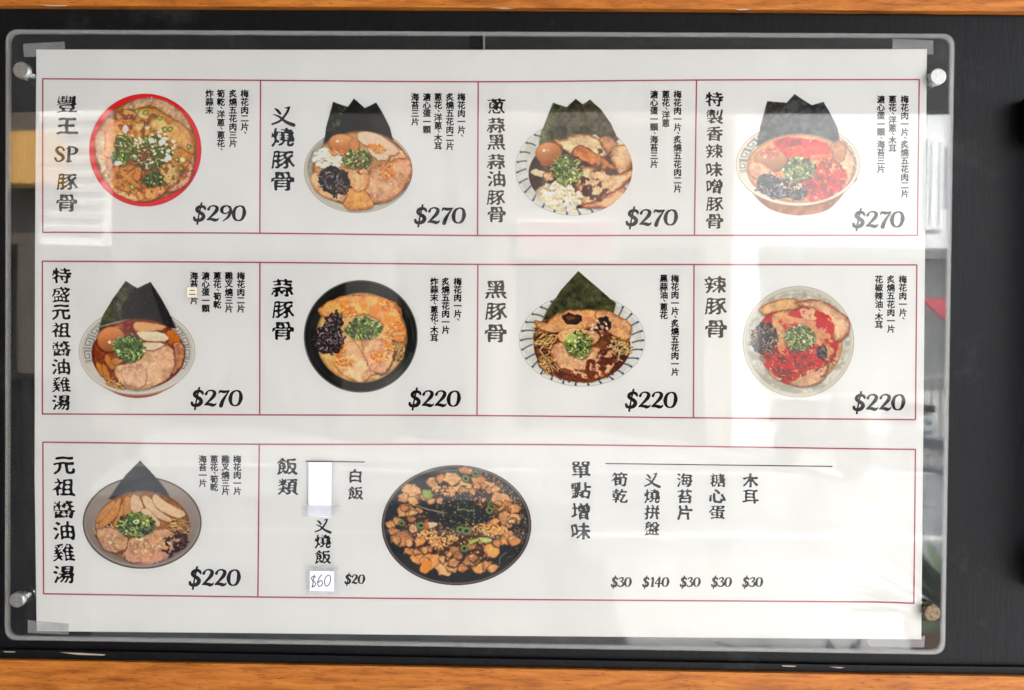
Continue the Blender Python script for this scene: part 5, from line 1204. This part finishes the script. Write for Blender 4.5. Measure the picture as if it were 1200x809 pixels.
for q in ((430, 195, 70, 20), (330, 460, 60, 30), (400, 510, 60, 34), (700, 430, 60, 40), (480, 485, 50, 16), (760, 440, 50, 26), (640, 420, 60, 24)): P.cubes(*q, int(q[2] * q[3] / 26), [(236, 160, 92), (246, 190, 130), (216, 134, 70), (226, 176, 110)], (9, 17), 'garlic_crumbs')
P.ell(325, 655, 34, 44, (214, 136, 48), .6, lab='pork_cube', warp=6)
P.area_noise([(420, 270), (520, 250), (660, 285), (680, 380), (600, 420), (450, 410)], (12, 13, 8), 30, .38, .95, 3)
for _ in range(260):
    x, y = P.rg.normal(535, 105), P.rg.normal(345, 62); th = P.rg.uniform(0, 6.28); l = P.rg.uniform(10, 40)
    P.line([(x, y), (x + l * .5 * math.cos(th), y + l * .5 * math.sin(th) + P.rg.uniform(-4, 4)), (x + l * math.cos(th), y + l * math.sin(th))], P.rg.uniform(2.5, 5), [(12, 14, 8), (34, 40, 24), (74, 84, 54), (22, 26, 14), (104, 108, 74)][P.rg.integers(5)], lab='seaweed_shreds')
P.line([(250, 285), (330, 310), (430, 335)], 6, (196, 180, 140), .8); P.line([(510, 315), (560, 318), (608, 325)], 8, (140, 148, 96), .9)
for _ in range(170):
    x, y = P.rg.normal(490, 170), P.rg.normal(350, 90); P.ell(x, y, P.rg.uniform(2, 5), P.rg.uniform(2, 4), (220, 190, 130), P.rg.uniform(0, 3), op=.85)
for x, y, r in ((530, 435, 30), (565, 440, 32), (552, 545, 28), (620, 105, 24), (560, 130, 26), (700, 320, 26), (295, 410, 30), (180, 395, 22), (710, 275, 18)):
    P.ell(x, y + 3, r, r * .85, (30, 36, 14), op=.8); P.ell(x, y, r, r * .85, (92, 108, 56), lab='scallion_ring'); P.ell(x, y - 1, r * .66, r * .5, (136, 148, 92)); P.ell(x, y, r * .45, r * .34, (34, 38, 16))
for q, c in ([(300, 200), (350, 205), (362, 240), (320, 250)], (150, 166, 84)), ([(580, 500), (630, 485), (634, 502), (590, 520)], (176, 190, 90)), ([(640, 480), (700, 485), (712, 505), (660, 512)], (196, 206, 120)), ([(320, 395), (345, 388), (392, 395), (380, 416), (330, 430)], (232, 200, 160)), ([(315, 395), (330, 392), (340, 425), (320, 432)], (220, 110, 50)): P.plain(q, c, np.array(c) * .8, None)
P.line([(760, 640), (765, 600), (800, 570)], 7, (120, 140, 96), .8); P.line([(800, 600), (840, 590)], 5, (100, 120, 80), .8)
P.build('rice bowl heaped with pork cubes and seaweed shreds, wider than all other bowls', 1.1)
